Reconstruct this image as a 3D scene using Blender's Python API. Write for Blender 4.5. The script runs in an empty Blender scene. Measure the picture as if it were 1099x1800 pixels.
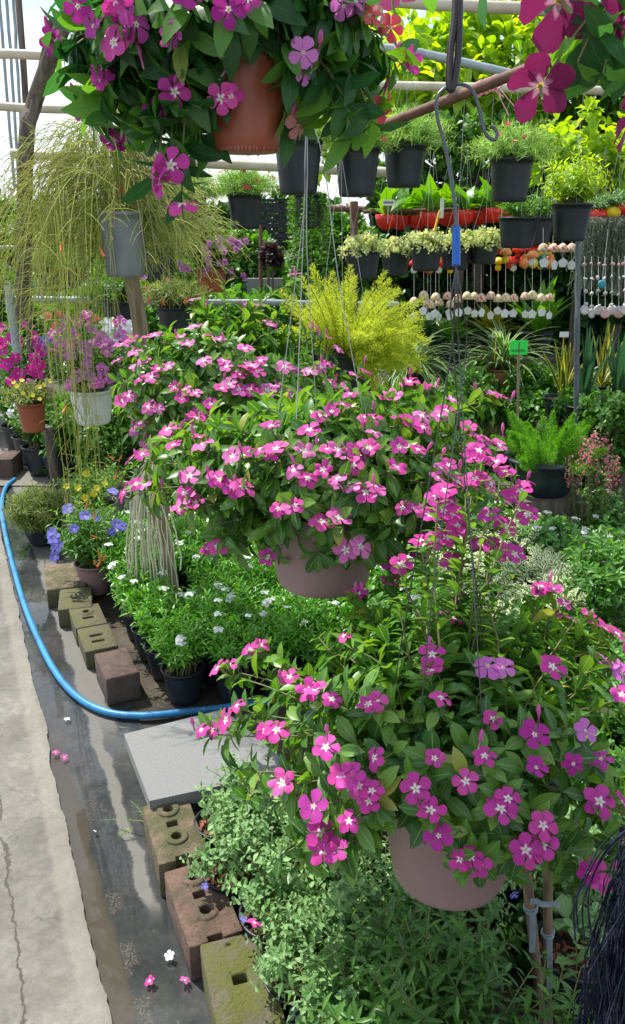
import bpy, math, random
import numpy as np
from mathutils import Vector, Matrix
S = bpy.context.scene; COL = S.collection
R_ = math.radians; PI = math.pi
rng = np.random.default_rng(11); random.seed(11)
# ------------------------------------------------------------ camera, sky, sun, exposure
PITCH = R_(19.5); CH = 1.6; FPX = 1413.0
cs, sn = math.cos(PITCH), math.sin(PITCH)
cam = bpy.data.objects.new('camera', bpy.data.cameras.new('camera')); COL.objects.link(cam)
cam.location = (0, 0, CH); cam.rotation_euler = (PI/2 - PITCH, 0, 0)
cam.data.sensor_fit = 'VERTICAL'; cam.data.sensor_height = 24; cam.data.lens = 24*FPX/1800
cam.data.clip_start = 0.02; cam.data.clip_end = 500
S.camera = cam
SUN_EL, SUN_AZ = R_(60), R_(-48)          # azimuth from +Y towards +X
w = bpy.data.worlds.new('World'); S.world = w; w.use_nodes = True
nt = w.node_tree; bg = nt.nodes['Background']; bg.inputs['Strength'].default_value = 0.13
sky = nt.nodes.new('ShaderNodeTexSky'); sky.sky_type = 'NISHITA'; sky.sun_disc = False
sky.sun_elevation = SUN_EL; sky.sun_rotation = SUN_AZ
tc = nt.nodes.new('ShaderNodeTexCoord'); nz = nt.nodes.new('ShaderNodeTexNoise')
mp = nt.nodes.new('ShaderNodeMapping'); mp.inputs['Scale'].default_value = (1, 1, 2.2)
nz.inputs['Scale'].default_value = 2.6; nz.inputs['Detail'].default_value = 6
rp = nt.nodes.new('ShaderNodeValToRGB'); rp.color_ramp.elements[0].position = .38; rp.color_ramp.elements[1].position = .64
mx = nt.nodes.new('ShaderNodeMixRGB'); mx.inputs[2].default_value = (7.4, 7.8, 8.4, 1)
nt.links.new(tc.outputs['Generated'], mp.inputs[0]); nt.links.new(mp.outputs[0], nz.inputs['Vector'])
nt.links.new(nz.outputs[0], rp.inputs[0]); nt.links.new(rp.outputs[0], mx.inputs[0])
nt.links.new(sky.outputs[0], mx.inputs[1]); nt.links.new(mx.outputs[0], bg.inputs['Color'])
sl = bpy.data.lights.new('sun', 'SUN'); sl.energy = 4.9; sl.angle = R_(0.5); sl.color = (1, .95, .87)
sun = bpy.data.objects.new('sun', sl); COL.objects.link(sun)
sd = Vector((math.sin(SUN_AZ)*math.cos(SUN_EL), math.cos(SUN_AZ)*math.cos(SUN_EL), math.sin(SUN_EL)))
sun.location = (3, 3, 8); sun.rotation_euler = sd.to_track_quat('Z', 'Y').to_euler()
S.view_settings.view_transform = 'Standard'; S.view_settings.look = 'None'
S.view_settings.exposure = 0.45; S.view_settings.gamma = 1
# ------------------------------------------------------------ pixel helpers (photo 1099 x 1800)
def ray(px, py):
    u = (px - 549.5)/FPX; v = (900 - py)/FPX
    return np.array([u, cs + v*sn, -sn + v*cs])
CAM = np.array([0, 0, CH])
def P(px, py, t): return CAM + t*ray(px, py)
def PZ(px, py, z=0.):
    d = ray(px, py); return CAM + d*((z - CH)/d[2])
# ------------------------------------------------------------ mesh builder
OFF = {}; CH_ = {}; REJ = []
def topixv(q):
    d = q - CAM; f_ = d[:, 1]*cs - d[:, 2]*sn; return 549.5 + FPX*d[:, 0]/f_, 900 - FPX*(d[:, 1]*sn + d[:, 2]*cs)/f_, f_
def nrm(a): return a/np.maximum(np.linalg.norm(a, axis=-1, keepdims=True), 1e-9)
class MB:
    def __init__(s): s.c = []
    def add(s, V, F, UV=None, mi=0):
        V = np.asarray(V, float).reshape(-1, 3); F = np.asarray(F, int)
        UV = np.zeros((len(V), 2)) if UV is None else np.asarray(UV, float)
        s.c.append((V, F, UV, mi)); return s
    def mesh(s, name, mats, off=(0, 0, 0), smooth=True):
        V = np.concatenate([c[0] for c in s.c]) - np.asarray(off)
        UV = np.concatenate([c[2] for c in s.c])
        L, tot, mi, o = [], [], [], 0
        for c in s.c:
            L.append((c[1] + o).ravel()); tot.append(np.full(len(c[1]), c[1].shape[1])); mi.append(np.full(len(c[1]), c[3])); o += len(c[0])
        L = np.concatenate(L); tot = np.concatenate(tot); mi = np.concatenate(mi)
        me = bpy.data.meshes.new(name); me.vertices.add(len(V)); me.vertices.foreach_set('co', V.ravel().astype(np.float32))
        me.loops.add(len(L)); me.loops.foreach_set('vertex_index', L.astype(np.int32))
        me.polygons.add(len(tot)); me.polygons.foreach_set('loop_start', (np.cumsum(tot) - tot).astype(np.int32))
        me.polygons.foreach_set('material_index', mi.astype(np.int32))
        me.polygons.foreach_set('use_smooth', np.full(len(tot), smooth))
        ul = me.uv_layers.new(name='UVMap'); ul.data.foreach_set('uv', UV[L].ravel().astype(np.float32))
        for m in (mats if isinstance(mats, (list, tuple)) else [mats]): me.materials.append(m)
        me.update(calc_edges=True); me.validate(); return me
    def build(s, name, mats, parent=None, org=None, smooth=True):
        off = OFF[parent.name] if parent else np.asarray(org if org is not None else s.c[0][0].mean(0))
        o = bpy.data.objects.new(name, s.mesh(name, mats, off, smooth)); COL.objects.link(o)
        if parent: o.parent = parent
        else: o.location = off
        if parent: CH_.setdefault(parent.name, []).append(o)
        OFF[o.name] = np.array(off); return o
    # shapes
    def box(s, c, size, rz=0., mi=0, bev=0.):
        x, y, z = np.array(size)/2.
        V = np.array([[i*x, j*y, k*z] for k in (-1, 1) for i, j in ((-1, -1), (1, -1), (1, 1), (-1, 1))])
        ca, sa = math.cos(rz), math.sin(rz)
        V = V @ np.array([[ca, sa, 0], [-sa, ca, 0], [0, 0, 1]]) + np.array(c)
        return s.add(V, [[0, 3, 2, 1], [4, 5, 6, 7], [0, 1, 5, 4], [1, 2, 6, 5], [2, 3, 7, 6], [3, 0, 4, 7]], None, mi)
    def tubes(s, Pt, r, seg=4, mi=0, ref=None):
        Pt = np.asarray(Pt, float)
        if Pt.ndim == 2: Pt = Pt[None]
        N, k, _ = Pt.shape
        r = np.broadcast_to(np.asarray(r, float), (N, k)) if np.ndim(r) != 1 or len(np.atleast_1d(r)) == k else np.broadcast_to(np.asarray(r)[:, None], (N, k))
        T = nrm(np.gradient(Pt, axis=1))
        if ref is None:
            ch = nrm(Pt[:, -1] - Pt[:, 0]); ax = np.eye(3)[np.argmin(np.abs(ch), axis=1)]
            ref = ax[:, None, :]
        A = nrm(np.cross(T, np.broadcast_to(ref, T.shape))); B = np.cross(T, A)
        an = np.arange(seg)*2*PI/seg
        V = Pt[:, :, None] + r[:, :, None, None]*(np.cos(an)[:, None]*A[:, :, None] + np.sin(an)[:, None]*B[:, :, None])
        i = np.arange(N)[:, None, None]*k*seg; j = np.arange(k-1)[None, :, None]*seg; a = np.arange(seg)[None, None]; b = (a+1) % seg
        F = np.stack([i+j+a, i+j+b, i+j+seg+b, i+j+seg+a], -1).reshape(-1, 4)
        UV = np.stack(np.broadcast_arrays((an/(2*PI))[None, None], np.linspace(0, 1, k)[None, :, None] + np.zeros((N, 1, 1))), -1).reshape(-1, 2)
        s.add(V.reshape(-1, 3), F, UV, mi)
        if seg > 4:
            f0 = (np.arange(N)[:, None]*k*seg + np.arange(seg)[None, ::-1]); f1 = (np.arange(N)[:, None]*k*seg + (k-1)*seg + np.arange(seg)[None])
            # caps reuse the last chunk's vertices through a fresh copy
            s.add(V.reshape(-1, 3), np.concatenate([f0, f1]), UV, mi)
        return s
    def lathe(s, prof, c=(0, 0, 0), seg=32, mi=0, axis=None, noise=0.):
        prof = np.array(prof, float); k = len(prof); an = np.arange(seg)*2*PI/seg
        rr = prof[:, 0][:, None]*(1 + noise*rng.normal(size=(k, seg)))
        V = np.stack([rr*np.cos(an), rr*np.sin(an), prof[:, 1][:, None] + 0*an], -1).reshape(-1, 3)
        if axis is not None:
            q = Vector(axis).to_track_quat('Z', 'Y').to_matrix(); V = V @ np.array(q).T
        j = np.arange(k-1)[:, None]*seg; a = np.arange(seg)[None]; b = (a+1) % seg
        F = np.stack([j+a, j+b, j+seg+b, j+seg+a], -1).reshape(-1, 4)
        UV = np.stack(np.broadcast_arrays((an/(2*PI))[None], np.linspace(0, 1, k)[:, None]), -1).reshape(-1, 2)
        return s.add(V + np.array(c), F, UV, mi)
    def leaves(s, T, pos, d, n, size, ws=1., mi=0):
        TV, TF, TU = T; pos = np.asarray(pos, float).reshape(-1, 3); N = len(pos)
        if N and REJ:
            k_ = ~REJ[-1](pos + .5*np.broadcast_to(size, (N,))[:, None]*nrm(np.broadcast_to(d, pos.shape)))
            pos = pos[k_]; d = np.broadcast_to(d, (N, 3))[k_]; n = np.broadcast_to(n, (N, 3))[k_]; size = np.broadcast_to(size, (N,))[k_]; ws = np.broadcast_to(ws, (N,))[k_]; N = len(pos)
        if N == 0: return s
        y = nrm(np.broadcast_to(d, pos.shape)); x = nrm(np.cross(y, np.broadcast_to(n, pos.shape))); z = np.cross(x, y)
        sz = np.broadcast_to(size, (N,))[:, None, None]; w_ = np.broadcast_to(ws, (N,))[:, None, None]
        V = pos[:, None] + sz*(TV[None, :, 0:1]*w_*x[:, None] + TV[None, :, 1:2]*y[:, None] + TV[None, :, 2:3]*z[:, None])
        F = TF[None] + (np.arange(N)*len(TV))[:, None, None]
        return s.add(V.reshape(-1, 3), F.reshape(-1, TF.shape[1]), np.tile(TU, (N, 1)), mi)
    def poly(s, pts, mi=0):
        pts = np.asarray(pts); return s.add(pts, [list(range(len(pts)))], pts[:, :2], mi)
    def prism(s, pts, h, mi=0):
        pts = np.asarray(pts, float); n = len(pts); lo = pts.copy(); lo[:, 2] -= h
        s.add(pts, [list(range(n))], None, mi)
        s.add(np.concatenate([pts, lo]), [[i, n+i, n+(i+1) % n, (i+1) % n] for i in range(n)], None, mi)
        return s.add(lo, [list(range(n))[::-1]], None, mi)
def ltmpl(rows, wf, fold=.12, droop=.15, cols=3, wave=0.):
    V, U = [], []
    for i in range(rows+1):
        t = i/rows; w_ = wf(t)
        for j in range(cols):
            q = j/(cols-1)*2 - 1
            V.append((q*w_, t, fold*abs(q)*w_*2 - droop*t*t + wave*math.sin(t*9 + j*2)*w_)); U.append((.5 + q*.5, t))
    F = [[i*cols+j, i*cols+j+1, (i+1)*cols+j+1, (i+1)*cols+j] for i in range(rows) for j in range(cols-1)]
    return np.array(V), np.array(F), np.array(U)
def fw(wm, p=1.3, q=.8): return lambda t: max(.012, wm*(math.sin(PI*min(1, t)**p))**q)
L_PERI = ltmpl(6, fw(.2, 1.35, .75), .16, .3)
L_PERIB = ltmpl(6, fw(.21, 1.25, .8), .1, .55, wave=.2)
L_LANCE = ltmpl(4, fw(.13, 1., .9), .2, .2)
L_ROUND = ltmpl(4, fw(.33, 1.35, .6), .14, .15)
L_SPOON = ltmpl(4, fw(.25, 1.6, .7), .16, .2)
L_BIG = ltmpl(5, fw(.24, 1.1, .8), .15, .35, wave=.25)
L_SIMPLE = ltmpl(2, lambda t: .24 if 0 < t < 1 else .02, .2, .1)
L_NEED = ltmpl(1, lambda t: .07 if t < .5 else .02, 0, 0, cols=2)
L_PET = ltmpl(5, lambda t: [.05, .13, .27, .40, .40, .17][round(t*5)], .09, .12, wave=.12)
L_PETC = ltmpl(6, lambda t: [.05, .12, .24, .36, .42, .34, .15][round(t*6)], .16, .38, wave=.2)
L_PETD = ltmpl(6, lambda t: [.05, .12, .24, .33, .36, .3, .12][round(t*6)], -.12, .1, wave=.3)
def bez(P0, P1, P2, t):
    t = t[..., None]; return (1-t)**2*P0[:, None] + 2*(1-t)*t*P1[:, None] + t*t*P2[:, None]
def bezd(P0, P1, P2, t):
    t = t[..., None]; return nrm(2*(1-t)*(P1-P0)[:, None] + 2*t*(P2-P1)[:, None])
UP = np.array([0, 0, 1.])
def leafy(mb, P0, P1, P2, nodes, size, T, t0=.3, fwd=.5, up=.15, sr=.0015, mi_l=0, mi_s=1, var=.25, tipf=.6, per=2, stem=True, wj=.15):
    P0, P1, P2 = [np.asarray(a, float).reshape(-1, 3) for a in (P0, P1, P2)]; N = len(P0)
    t = np.broadcast_to(np.linspace(t0, 1, nodes), (N, nodes)) + rng.uniform(-.3, .3, (N, nodes))/nodes*(1-t0)
    t = np.clip(t, 0, 1); pos = bez(P0, P1, P2, t); T_ = bezd(P0, P1, P2, t)
    a = nrm(np.cross(T_, np.array([.31, .2, .93]))); b = np.cross(T_, a)
    ph = (np.arange(nodes)*PI/2)[None] + rng.uniform(0, 6.28, (N, 1)) + rng.normal(0, .3, (N, nodes))
    sz = size*(1 - (1-tipf)*np.maximum(0, (t-.6)/.4))*rng.uniform(1-var, 1+var*.6, (N, nodes))
    for k in range(per):
        p = ph + k*2*PI/per
        d = np.cos(p)[..., None]*a + np.sin(p)[..., None]*b + fwd*T_ + up*UP + rng.normal(0, wj, (N, nodes, 3))
        n = T_*.8 + UP*.7 + rng.normal(0, .25, (N, nodes, 3))
        mb.leaves(T, pos.reshape(-1, 3), d.reshape(-1, 3), n.reshape(-1, 3), sz.ravel(), rng.uniform(.85, 1.15, N*nodes), mi_l)
    if stem:
        k = 7; mb.tubes(bez(P0, P1, P2, np.broadcast_to(np.linspace(0, 1, k), (N, k))), np.linspace(sr*1.5, sr*.7, k)[None], 4, mi_s)
def sph(n, zmin=-1., zmax=1.):
    z = rng.uniform(zmin, zmax, n); a = rng.uniform(0, 2*PI, n); r = np.sqrt(1-z*z)
    return np.stack([r*np.cos(a), r*np.sin(a), z], 1)
# ------------------------------------------------------------ scene objects
def tag(o, label=None, cat=None, group=None, kind=None):
    if label: o['label'] = label
    if cat: o['category'] = cat
    if group: o['group'] = group
    if kind: o['kind'] = kind
    return o
def thing(name, label, cat, loc, group=None):
    o = bpy.data.objects.new(name, None); COL.objects.link(o); o.location = tuple(loc); o.empty_display_size = .05
    OFF[o.name] = np.array(loc, float); return tag(o, label, cat, group)
def kids(o): return list(CH_.get(o.name, []))
def dup(o, loc, label=None, rz=0., sc=1., parent=None, ch=None):
    c = o.copy(); COL.objects.link(c)
    if parent is not None: c.parent = parent; CH_.setdefault(parent.name, []).append(c)
    else:
        c.location = tuple(loc); c.rotation_euler = (0, 0, rz); c.scale = (sc, sc, sc)
        if label: c['label'] = label
        OFF[c.name] = np.array(loc, float)
    for k in (ch if ch is not None else kids(o)): dup(k, None, parent=c)
    return c
# ------------------------------------------------------------ materials
def newmat(name):
    m = bpy.data.materials.new(name); m.use_nodes = True; n = m.node_tree
    return m, n, n.nodes['Principled BSDF'], n.nodes.new, n.links.new
def c4(c): return (*c, 1) if len(c) == 3 else c
def ramp(n, stops):
    r = n.nodes.new('ShaderNodeValToRGB'); e = r.color_ramp.elements
    while len(e) < len(stops): e.new(.5)
    for i, (p, c) in enumerate(stops): e[i].position = p; e[i].color = c4(c)
    return r
def math_(n, op, a, b=None, c=None):
    m = n.nodes.new('ShaderNodeMath'); m.operation = op
    for i, v in enumerate((a, b, c)):
        if v is None: continue
        if isinstance(v, (int, float)): m.inputs[i].default_value = v
        else: n.links.new(v, m.inputs[i])
    return m.outputs[0]
def mixc(n, f, a, b):
    m = n.nodes.new('ShaderNodeMixRGB')
    for i, v in enumerate((f, a, b)):
        if isinstance(v, (int, float)): m.inputs[i].default_value = v
        elif isinstance(v, tuple): m.inputs[i].default_value = c4(v)
        else: n.links.new(v, m.inputs[i])
    return m.outputs[0]
def leafmat(name, cols, vein=None, vw=.07, edge=None, ew=.34, rough=.42, trans=.32, tcol=None, spec=.45, old=None):
    m, n, b, N, L = newmat(name)
    g = N('ShaderNodeNewGeometry'); r = ramp(n, [(i/(max(1, len(cols)-1)), c) for i, c in enumerate(cols)] if len(cols) > 1 else [(0, cols[0]), (1, cols[0])]) if not old else ramp(n, [(i/(len(cols)-1)*.93, c) for i, c in enumerate(cols)] + [(.985, cols[-1]), (.992, old)])
    L(g.outputs['Random Per Island'], r.inputs[0]); col = r.outputs[0]
    if vein or edge:
        uv = N('ShaderNodeUVMap'); sx = N('ShaderNodeSeparateXYZ'); L(uv.outputs[0], sx.inputs[0])
        du = math_(n, 'ABSOLUTE', math_(n, 'SUBTRACT', sx.outputs[0], .5))
        if edge:
            nz = N('ShaderNodeTexNoise'); nz.inputs['Scale'].default_value = 3.; nzv = nz.outputs[0]
            vm = N('ShaderNodeVectorMath'); vm.operation = 'ADD'; cb = N('ShaderNodeCombineXYZ')
            L(math_(n, 'MULTIPLY', g.outputs['Random Per Island'], 50.), cb.inputs[2]); L(uv.outputs[0], vm.inputs[0]); L(cb.outputs[0], vm.inputs[1]); L(vm.outputs[0], nz.inputs['Vector'])
            f = math_(n, 'GREATER_THAN', math_(n, 'ADD', du, math_(n, 'MULTIPLY', math_(n, 'SUBTRACT', nzv, .5), .35)), ew)
            col = mixc(n, f, col, edge)
        if vein:
            f = math_(n, 'MULTIPLY', math_(n, 'LESS_THAN', du, vw), .75); col = mixc(n, f, col, vein)
    L(col, b.inputs['Base Color']); b.inputs['Roughness'].default_value = rough; b.inputs['Specular IOR Level'].default_value = spec
    tr = N('ShaderNodeBsdfTranslucent')
    if tcol: tr.inputs[0].default_value = c4(tcol)
    else:
        hs = N('ShaderNodeHueSaturation'); hs.inputs['Hue'].default_value = .48; hs.inputs['Saturation'].default_value = 1.15; hs.inputs['Value'].default_value = 2.2
        L(col, hs.inputs['Color']); L(hs.outputs[0], tr.inputs[0])
    ms = N('ShaderNodeMixShader'); ms.inputs[0].default_value = trans
    L(b.outputs[0], ms.inputs[1]); L(tr.outputs[0], ms.inputs[2]); L(ms.outputs[0], n.nodes['Material Output'].inputs[0])
    return m
def petalmat(name, c1, c2, centre=(.95, .9, .92), star=.27, eye=(.8, .75, .45), trans=.35, tip=None):
    m, n, b, N, L = newmat(name)
    oi = N('ShaderNodeObjectInfo'); r = ramp(n, [(0, c1), (.72, c2), (1, tuple(min(1, v*1.12 + .07) for v in c2))]); L(oi.outputs['Random'], r.inputs[0]); col = r.outputs[0]
    uv = N('ShaderNodeUVMap'); sx = N('ShaderNodeSeparateXYZ'); L(uv.outputs[0], sx.inputs[0])
    du = math_(n, 'MULTIPLY', math_(n, 'ABSOLUTE', math_(n, 'SUBTRACT', sx.outputs[0], .5)), 2.)
    edge = math_(n, 'SUBTRACT', star*1.45, math_(n, 'MULTIPLY', du, star*.9))
    k = math_(n, 'MULTIPLY', math_(n, 'SUBTRACT', edge, sx.outputs[1]), 9.)
    k = math_(n, 'MINIMUM', math_(n, 'MAXIMUM', k, 0.), 1.)
    # faint radial streaks
    nz = N('ShaderNodeTexNoise'); nz.inputs['Scale'].default_value = 1.; mp = N('ShaderNodeMapping'); mp.inputs['Scale'].default_value = (9, 1.2, 1)
    L(uv.outputs[0], mp.inputs[0]); L(mp.outputs[0], nz.inputs['Vector'])
    col = mixc(n, math_(n, 'MULTIPLY', nz.outputs[0], .4), col, tip or tuple(min(1, v*1.6 + .05) for v in c1))
    col = mixc(n, k, col, centre)
    k2 = math_(n, 'LESS_THAN', sx.outputs[1], .085); col = mixc(n, k2, col, eye)
    L(col, b.inputs['Base Color']); b.inputs['Roughness'].default_value = .55; b.inputs['Specular IOR Level'].default_value = .25
    tr = N('ShaderNodeBsdfTranslucent'); L(col, tr.inputs[0]); ms = N('ShaderNodeMixShader'); ms.inputs[0].default_value = trans
    L(b.outputs[0], ms.inputs[1]); L(tr.outputs[0], ms.inputs[2]); L(ms.outputs[0], n.nodes['Material Output'].inputs[0])
    return m
def solid(name, c, c2=None, scale=12., rough=.6, bump=.1, metal=0., detail=6., lo=.35, hi=.65, spec=.5, bscale=None, stretch=None):
    m, n, b, N, L = newmat(name)
    tcn = N('ShaderNodeTexCoord'); vec = tcn.outputs['Object']
    if stretch:
        mp = N('ShaderNodeMapping'); mp.inputs['Scale'].default_value = stretch; L(vec, mp.inputs[0]); vec = mp.outputs[0]
    nz = N('ShaderNodeTexNoise'); nz.inputs['Scale'].default_value = scale; nz.inputs['Detail'].default_value = detail; L(vec, nz.inputs['Vector'])
    if c2:
        r = ramp(n, [(lo, c), (hi, c2)]); L(nz.outputs[0], r.inputs[0]); L(r.outputs[0], b.inputs['Base Color'])
    else: b.inputs['Base Color'].default_value = c4(c)
    b.inputs['Roughness'].default_value = rough; b.inputs['Metallic'].default_value = metal; b.inputs['Specular IOR Level'].default_value = spec
    if bump:
        n2 = N('ShaderNodeTexNoise'); n2.inputs['Scale'].default_value = bscale or scale*5; n2.inputs['Detail'].default_value = 8; L(vec, n2.inputs['Vector'])
        bp = N('ShaderNodeBump'); bp.inputs['Strength'].default_value = bump; bp.inputs['Distance'].default_value = .01
        L(n2.outputs[0], bp.inputs['Height']); L(bp.outputs[0], b.inputs['Normal'])
    return m
M = {}
M['peri'] = leafmat('periwinkle_leaf', [(.034, .115, .02), (.075, .2, .032), (.17, .33, .05)], vein=(.26, .4, .18), vw=.035, rough=.36, old=(.34, .34, .07))
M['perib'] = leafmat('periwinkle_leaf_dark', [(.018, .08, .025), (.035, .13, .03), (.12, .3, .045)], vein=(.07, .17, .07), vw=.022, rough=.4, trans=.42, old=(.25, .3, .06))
M['stem'] = solid('green_stem', (.12, .2, .05), (.2, .16, .07), 20, .6, 0)
M['stemred'] = solid('reddish_stem', (.16, .12, .05), (.18, .2, .06), 20, .6, 0)
M['jas'] = leafmat('glossy_lance_leaf', [(.05, .2, .015), (.09, .3, .025), (.16, .4, .04)], vein=(.2, .4, .1), vw=.06, rough=.3)
M['silver'] = leafmat('silvery_leaf', [(.09, .2, .06), (.15, .3, .09), (.24, .42, .15)], vein=(.32, .48, .24), vw=.05, rough=.55, trans=.2)
M['herb'] = leafmat('herb_leaf', [(.035, .11, .02), (.06, .17, .03), (.12, .27, .05)], vein=(.16, .3, .08), vw=.05, rough=.4)
M['varieg'] = leafmat('variegated_leaf', [(.06, .17, .05), (.1, .24, .07)], edge=(.78, .8, .58), ew=.2, rough=.45)
M['port'] = leafmat('portulaca_leaf', [(.15, .32, .05), (.24, .44, .08), (.36, .55, .16)], rough=.45)
M['cream'] = leafmat('cream_leaf', [(.42, .48, .18), (.6, .62, .3), (.22, .36, .1)], rough=.45)
M['lime'] = leafmat('lime_fern', [(.42, .52, .02), (.62, .66, .03), (.26, .42, .03)], rough=.6, trans=.4, tcol=(.75, .85, .06))
M['fox'] = leafmat('foxtail_fern', [(.07, .23, .02), (.12, .34, .03), (.2, .46, .05)], rough=.6)
M['rus'] = leafmat('firecracker_twig', [(.36, .42, .09), (.56, .6, .15), (.26, .36, .07), (.46, .38, .2)], rough=.6, trans=.2)
M['ferny'] = leafmat('birdnest_leaf', [(.08, .26, .02), (.14, .36, .03)], vein=(.05, .12, .02), vw=.04, rough=.35)
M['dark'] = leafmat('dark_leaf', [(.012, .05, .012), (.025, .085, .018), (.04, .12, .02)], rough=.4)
M['mid'] = leafmat('mid_leaf', [(.04, .14, .02), (.08, .23, .03), (.13, .32, .05)], rough=.45)
M['bright'] = leafmat('bright_leaf', [(.16, .33, .02), (.28, .46, .04), (.42, .56, .07), (.07, .19, .02)], vein=(.35, .45, .12), vw=.04, rough=.4, trans=.45)
M['white_leaf'] = leafmat('whiteflower_leaf', [(.05, .17, .03), (.09, .26, .05), (.2, .4, .12)], vein=(.3, .42, .2), vw=.05, rough=.32)
M['grassy'] = leafmat('grassy_leaf', [(.14, .2, .04), (.22, .28, .07), (.08, .14, .03)], rough=.55)
M['spider'] = leafmat('spider_leaf', [(.05, .17, .03), (.08, .22, .04)], edge=(.5, .56, .3), ew=.33, rough=.4)
M['snake'] = leafmat('snake_leaf', [(.04, .12, .03), (.06, .16, .04)], edge=(.62, .56, .1), ew=.3, rough=.4)
M['snaked'] = leafmat('snake_leaf_dark', [(.03, .09, .04), (.06, .14, .07)], rough=.4)
M['croton'] = leafmat('yellow_leaf', [(.4, .36, .04), (.2, .26, .03), (.3, .33, .05)], rough=.45)
M['maroon'] = leafmat('maroon_leaf', [(.02, .01, .012), (.05, .02, .02)], rough=.5)
M['moss'] = leafmat('spanish_moss', [(.17, .22, .15), (.24, .29, .2), (.12, .17, .1)], rough=.8, trans=.15)
M['f_mag'] = petalmat('magenta_petal', (.56, .05, .36), (.6, .035, .28))
M['f_lil'] = petalmat('lilac_petal', (.55, .12, .5), (.6, .16, .5), centre=(.75, .2, .5), star=.12)
M['f_pink'] = petalmat('pink_petal', (.66, .12, .42), (.72, .2, .48))
M['f_dmag'] = petalmat('deep_magenta_petal', (.42, .015, .25), (.45, .03, .33), star=.16)
M['f_red'] = petalmat('coral_petal', (.75, .05, .09), (.75, .1, .12), centre=(.8, .4, .3), star=.12)
M['f_peach'] = petalmat('peach_petal', (.75, .32, .28), (.75, .25, .3), centre=(.8, .1, .15), star=.12)
M['f_wine'] = petalmat('wine_petal', (.2, .008, .075), (.26, .012, .11), centre=(.5, .25, .35), star=.28, eye=(.75, .6, .15))
M['f_purp'] = petalmat('petunia_petal', (.45, .12, .45), (.6, .2, .52), centre=(.12, .01, .14), star=.3)
M['f_hot'] = petalmat('hot_pink_petunia', (.6, .01, .25), (.55, .015, .35), centre=(.3, .01, .12), star=.16)
M['f_white'] = petalmat('white_petal', (.82, .84, .82), (.8, .82, .84), centre=(.8, .82, .6), star=.1, eye=(.6, .7, .3))
M['f_blue'] = petalmat('blue_petal', (.16, .14, .62), (.25, .22, .7), centre=(.5, .48, .8), star=.2, eye=(.7, .7, .8))
M['f_yel'] = petalmat('yellow_petal', (.8, .6, .02), (.85, .7, .05), centre=(.8, .5, .02), star=.2)
M['f_or'] = solid('orange_tube', (.8, .13, .04), (.85, .2, .08), 20, .5, 0)
M['mauve'] = solid('mauve_plastic', (.27, .17, .172), (.32, .21, .205), 6, .42, .03)
M['terra'] = solid('terracotta_plastic', (.27, .065, .032), (.34, .09, .045), 8, .38, .05)
M['clay'] = solid('clay', (.4, .17, .09), (.5, .25, .14), 14, .8, .15)
M['black'] = solid('black_plastic', (.010, .015, .021), (.022, .032, .042), 9, .42, .05)
M['greypot'] = solid('weathered_grey_plastic', (.12, .135, .14), (.24, .26, .26), 14, .6, .12, stretch=(1, 1, .3))
M['whitepot'] = solid('white_plastic', (.68, .7, .68), (.6, .62, .6), 10, .45, .03)
M['bag'] = solid('white_grow_bag', (.6, .62, .58), (.4, .42, .37), 14, .7, .35, bscale=25)
M['redglaze'] = solid('red_glazed', (.6, .02, .015), (.7, .035, .02), 10, .2, 0)
M['soil'] = solid('potting_soil', (.02, .014, .01), (.07, .04, .025), 60, .95, .8)
M['bark'] = solid('bark_chip', (.16, .05, .03), (.3, .11, .06), 40, .85, .3)
M['bamboo'] = solid('bamboo_pole', (.5, .44, .32), (.62, .57, .45), 8, .6, .1, stretch=(1, 1, 1))
M['post'] = solid('weathered_wood', (.2, .14, .085), (.37, .3, .2), 10, .85, .5, stretch=(5, 5, .5), bscale=30)
M['dwood'] = solid('dark_wood', (.07, .055, .045), (.17, .14, .11), 12, .9, .6, stretch=(4, 4, .6), bscale=30)
M['rust'] = solid('rusty_pipe', (.12, .055, .04), (.19, .09, .06), 14, .75, .3)
M['galv'] = solid('galvanised_pipe', (.28, .33, .36), (.38, .43, .46), 14, .5, .05, metal=.2)
M['dgalv'] = solid('dull_grey_pipe', (.08, .1, .11), (.13, .16, .17), 14, .6, .05)
M['stakew'] = solid('brown_stake', (.12, .085, .05), (.22, .16, .1), 10, .85, .4, stretch=(5, 5, .5), bscale=30)
M['wire'] = solid('steel_wire', (.12, .135, .14), None, 10, .35, 0, metal=.8)
M['lwire'] = solid('pale_wire', (.4, .42, .42), None, 10, .45, 0, metal=.3)
M['bwire'] = solid('black_wire', (.03, .022, .022), None, 10, .4, 0)
M['bluep'] = solid('blue_plastic', (.01, .12, .5), None, 10, .35, 0)
M['hose'] = solid('blue_hose', (.03, .16, .34), (.03, .24, .52), 9, .42, .15, lo=.38, hi=.5)
M['raffia'] = solid('raffia', (.6, .58, .38), (.78, .76, .55), 20, .7, .1)
M['tape'] = solid('clear_tape', (.16, .2, .24), (.3, .35, .38), 30, .3, .3)
M['pinktape'] = solid('pink_string', (.75, .35, .35), (.8, .5, .5), 30, .5, .1)
M['fibre'] = solid('dark_fibre', (.004, .006, .011), (.035, .042, .065), 45, .95, .3, spec=.1)
M['shell'] = solid('capiz_shell', (.42, .41, .4), (.6, .59, .57), 20, .3, .05)
M['shellp'] = solid('pink_shell', (.55, .3, .28), (.6, .38, .35), 20, .35, .05)
M['tagw'] = solid('white_tag', (.78, .8, .78), None, 20, .4, 0)
M['neon'] = solid('neon_green_card', (.02, .75, .06), (.03, .85, .1), 8, .6, .02)
M['ink'] = solid('ink', (.02, .05, .03), None, 8, .6, 0)
M['yel'] = solid('yellow_plastic', (.8, .55, .01), None, 8, .4, 0)
M['orange'] = solid('orange_glaze', (.75, .22, .04), (.8, .35, .1), 30, .3, 0)
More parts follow.
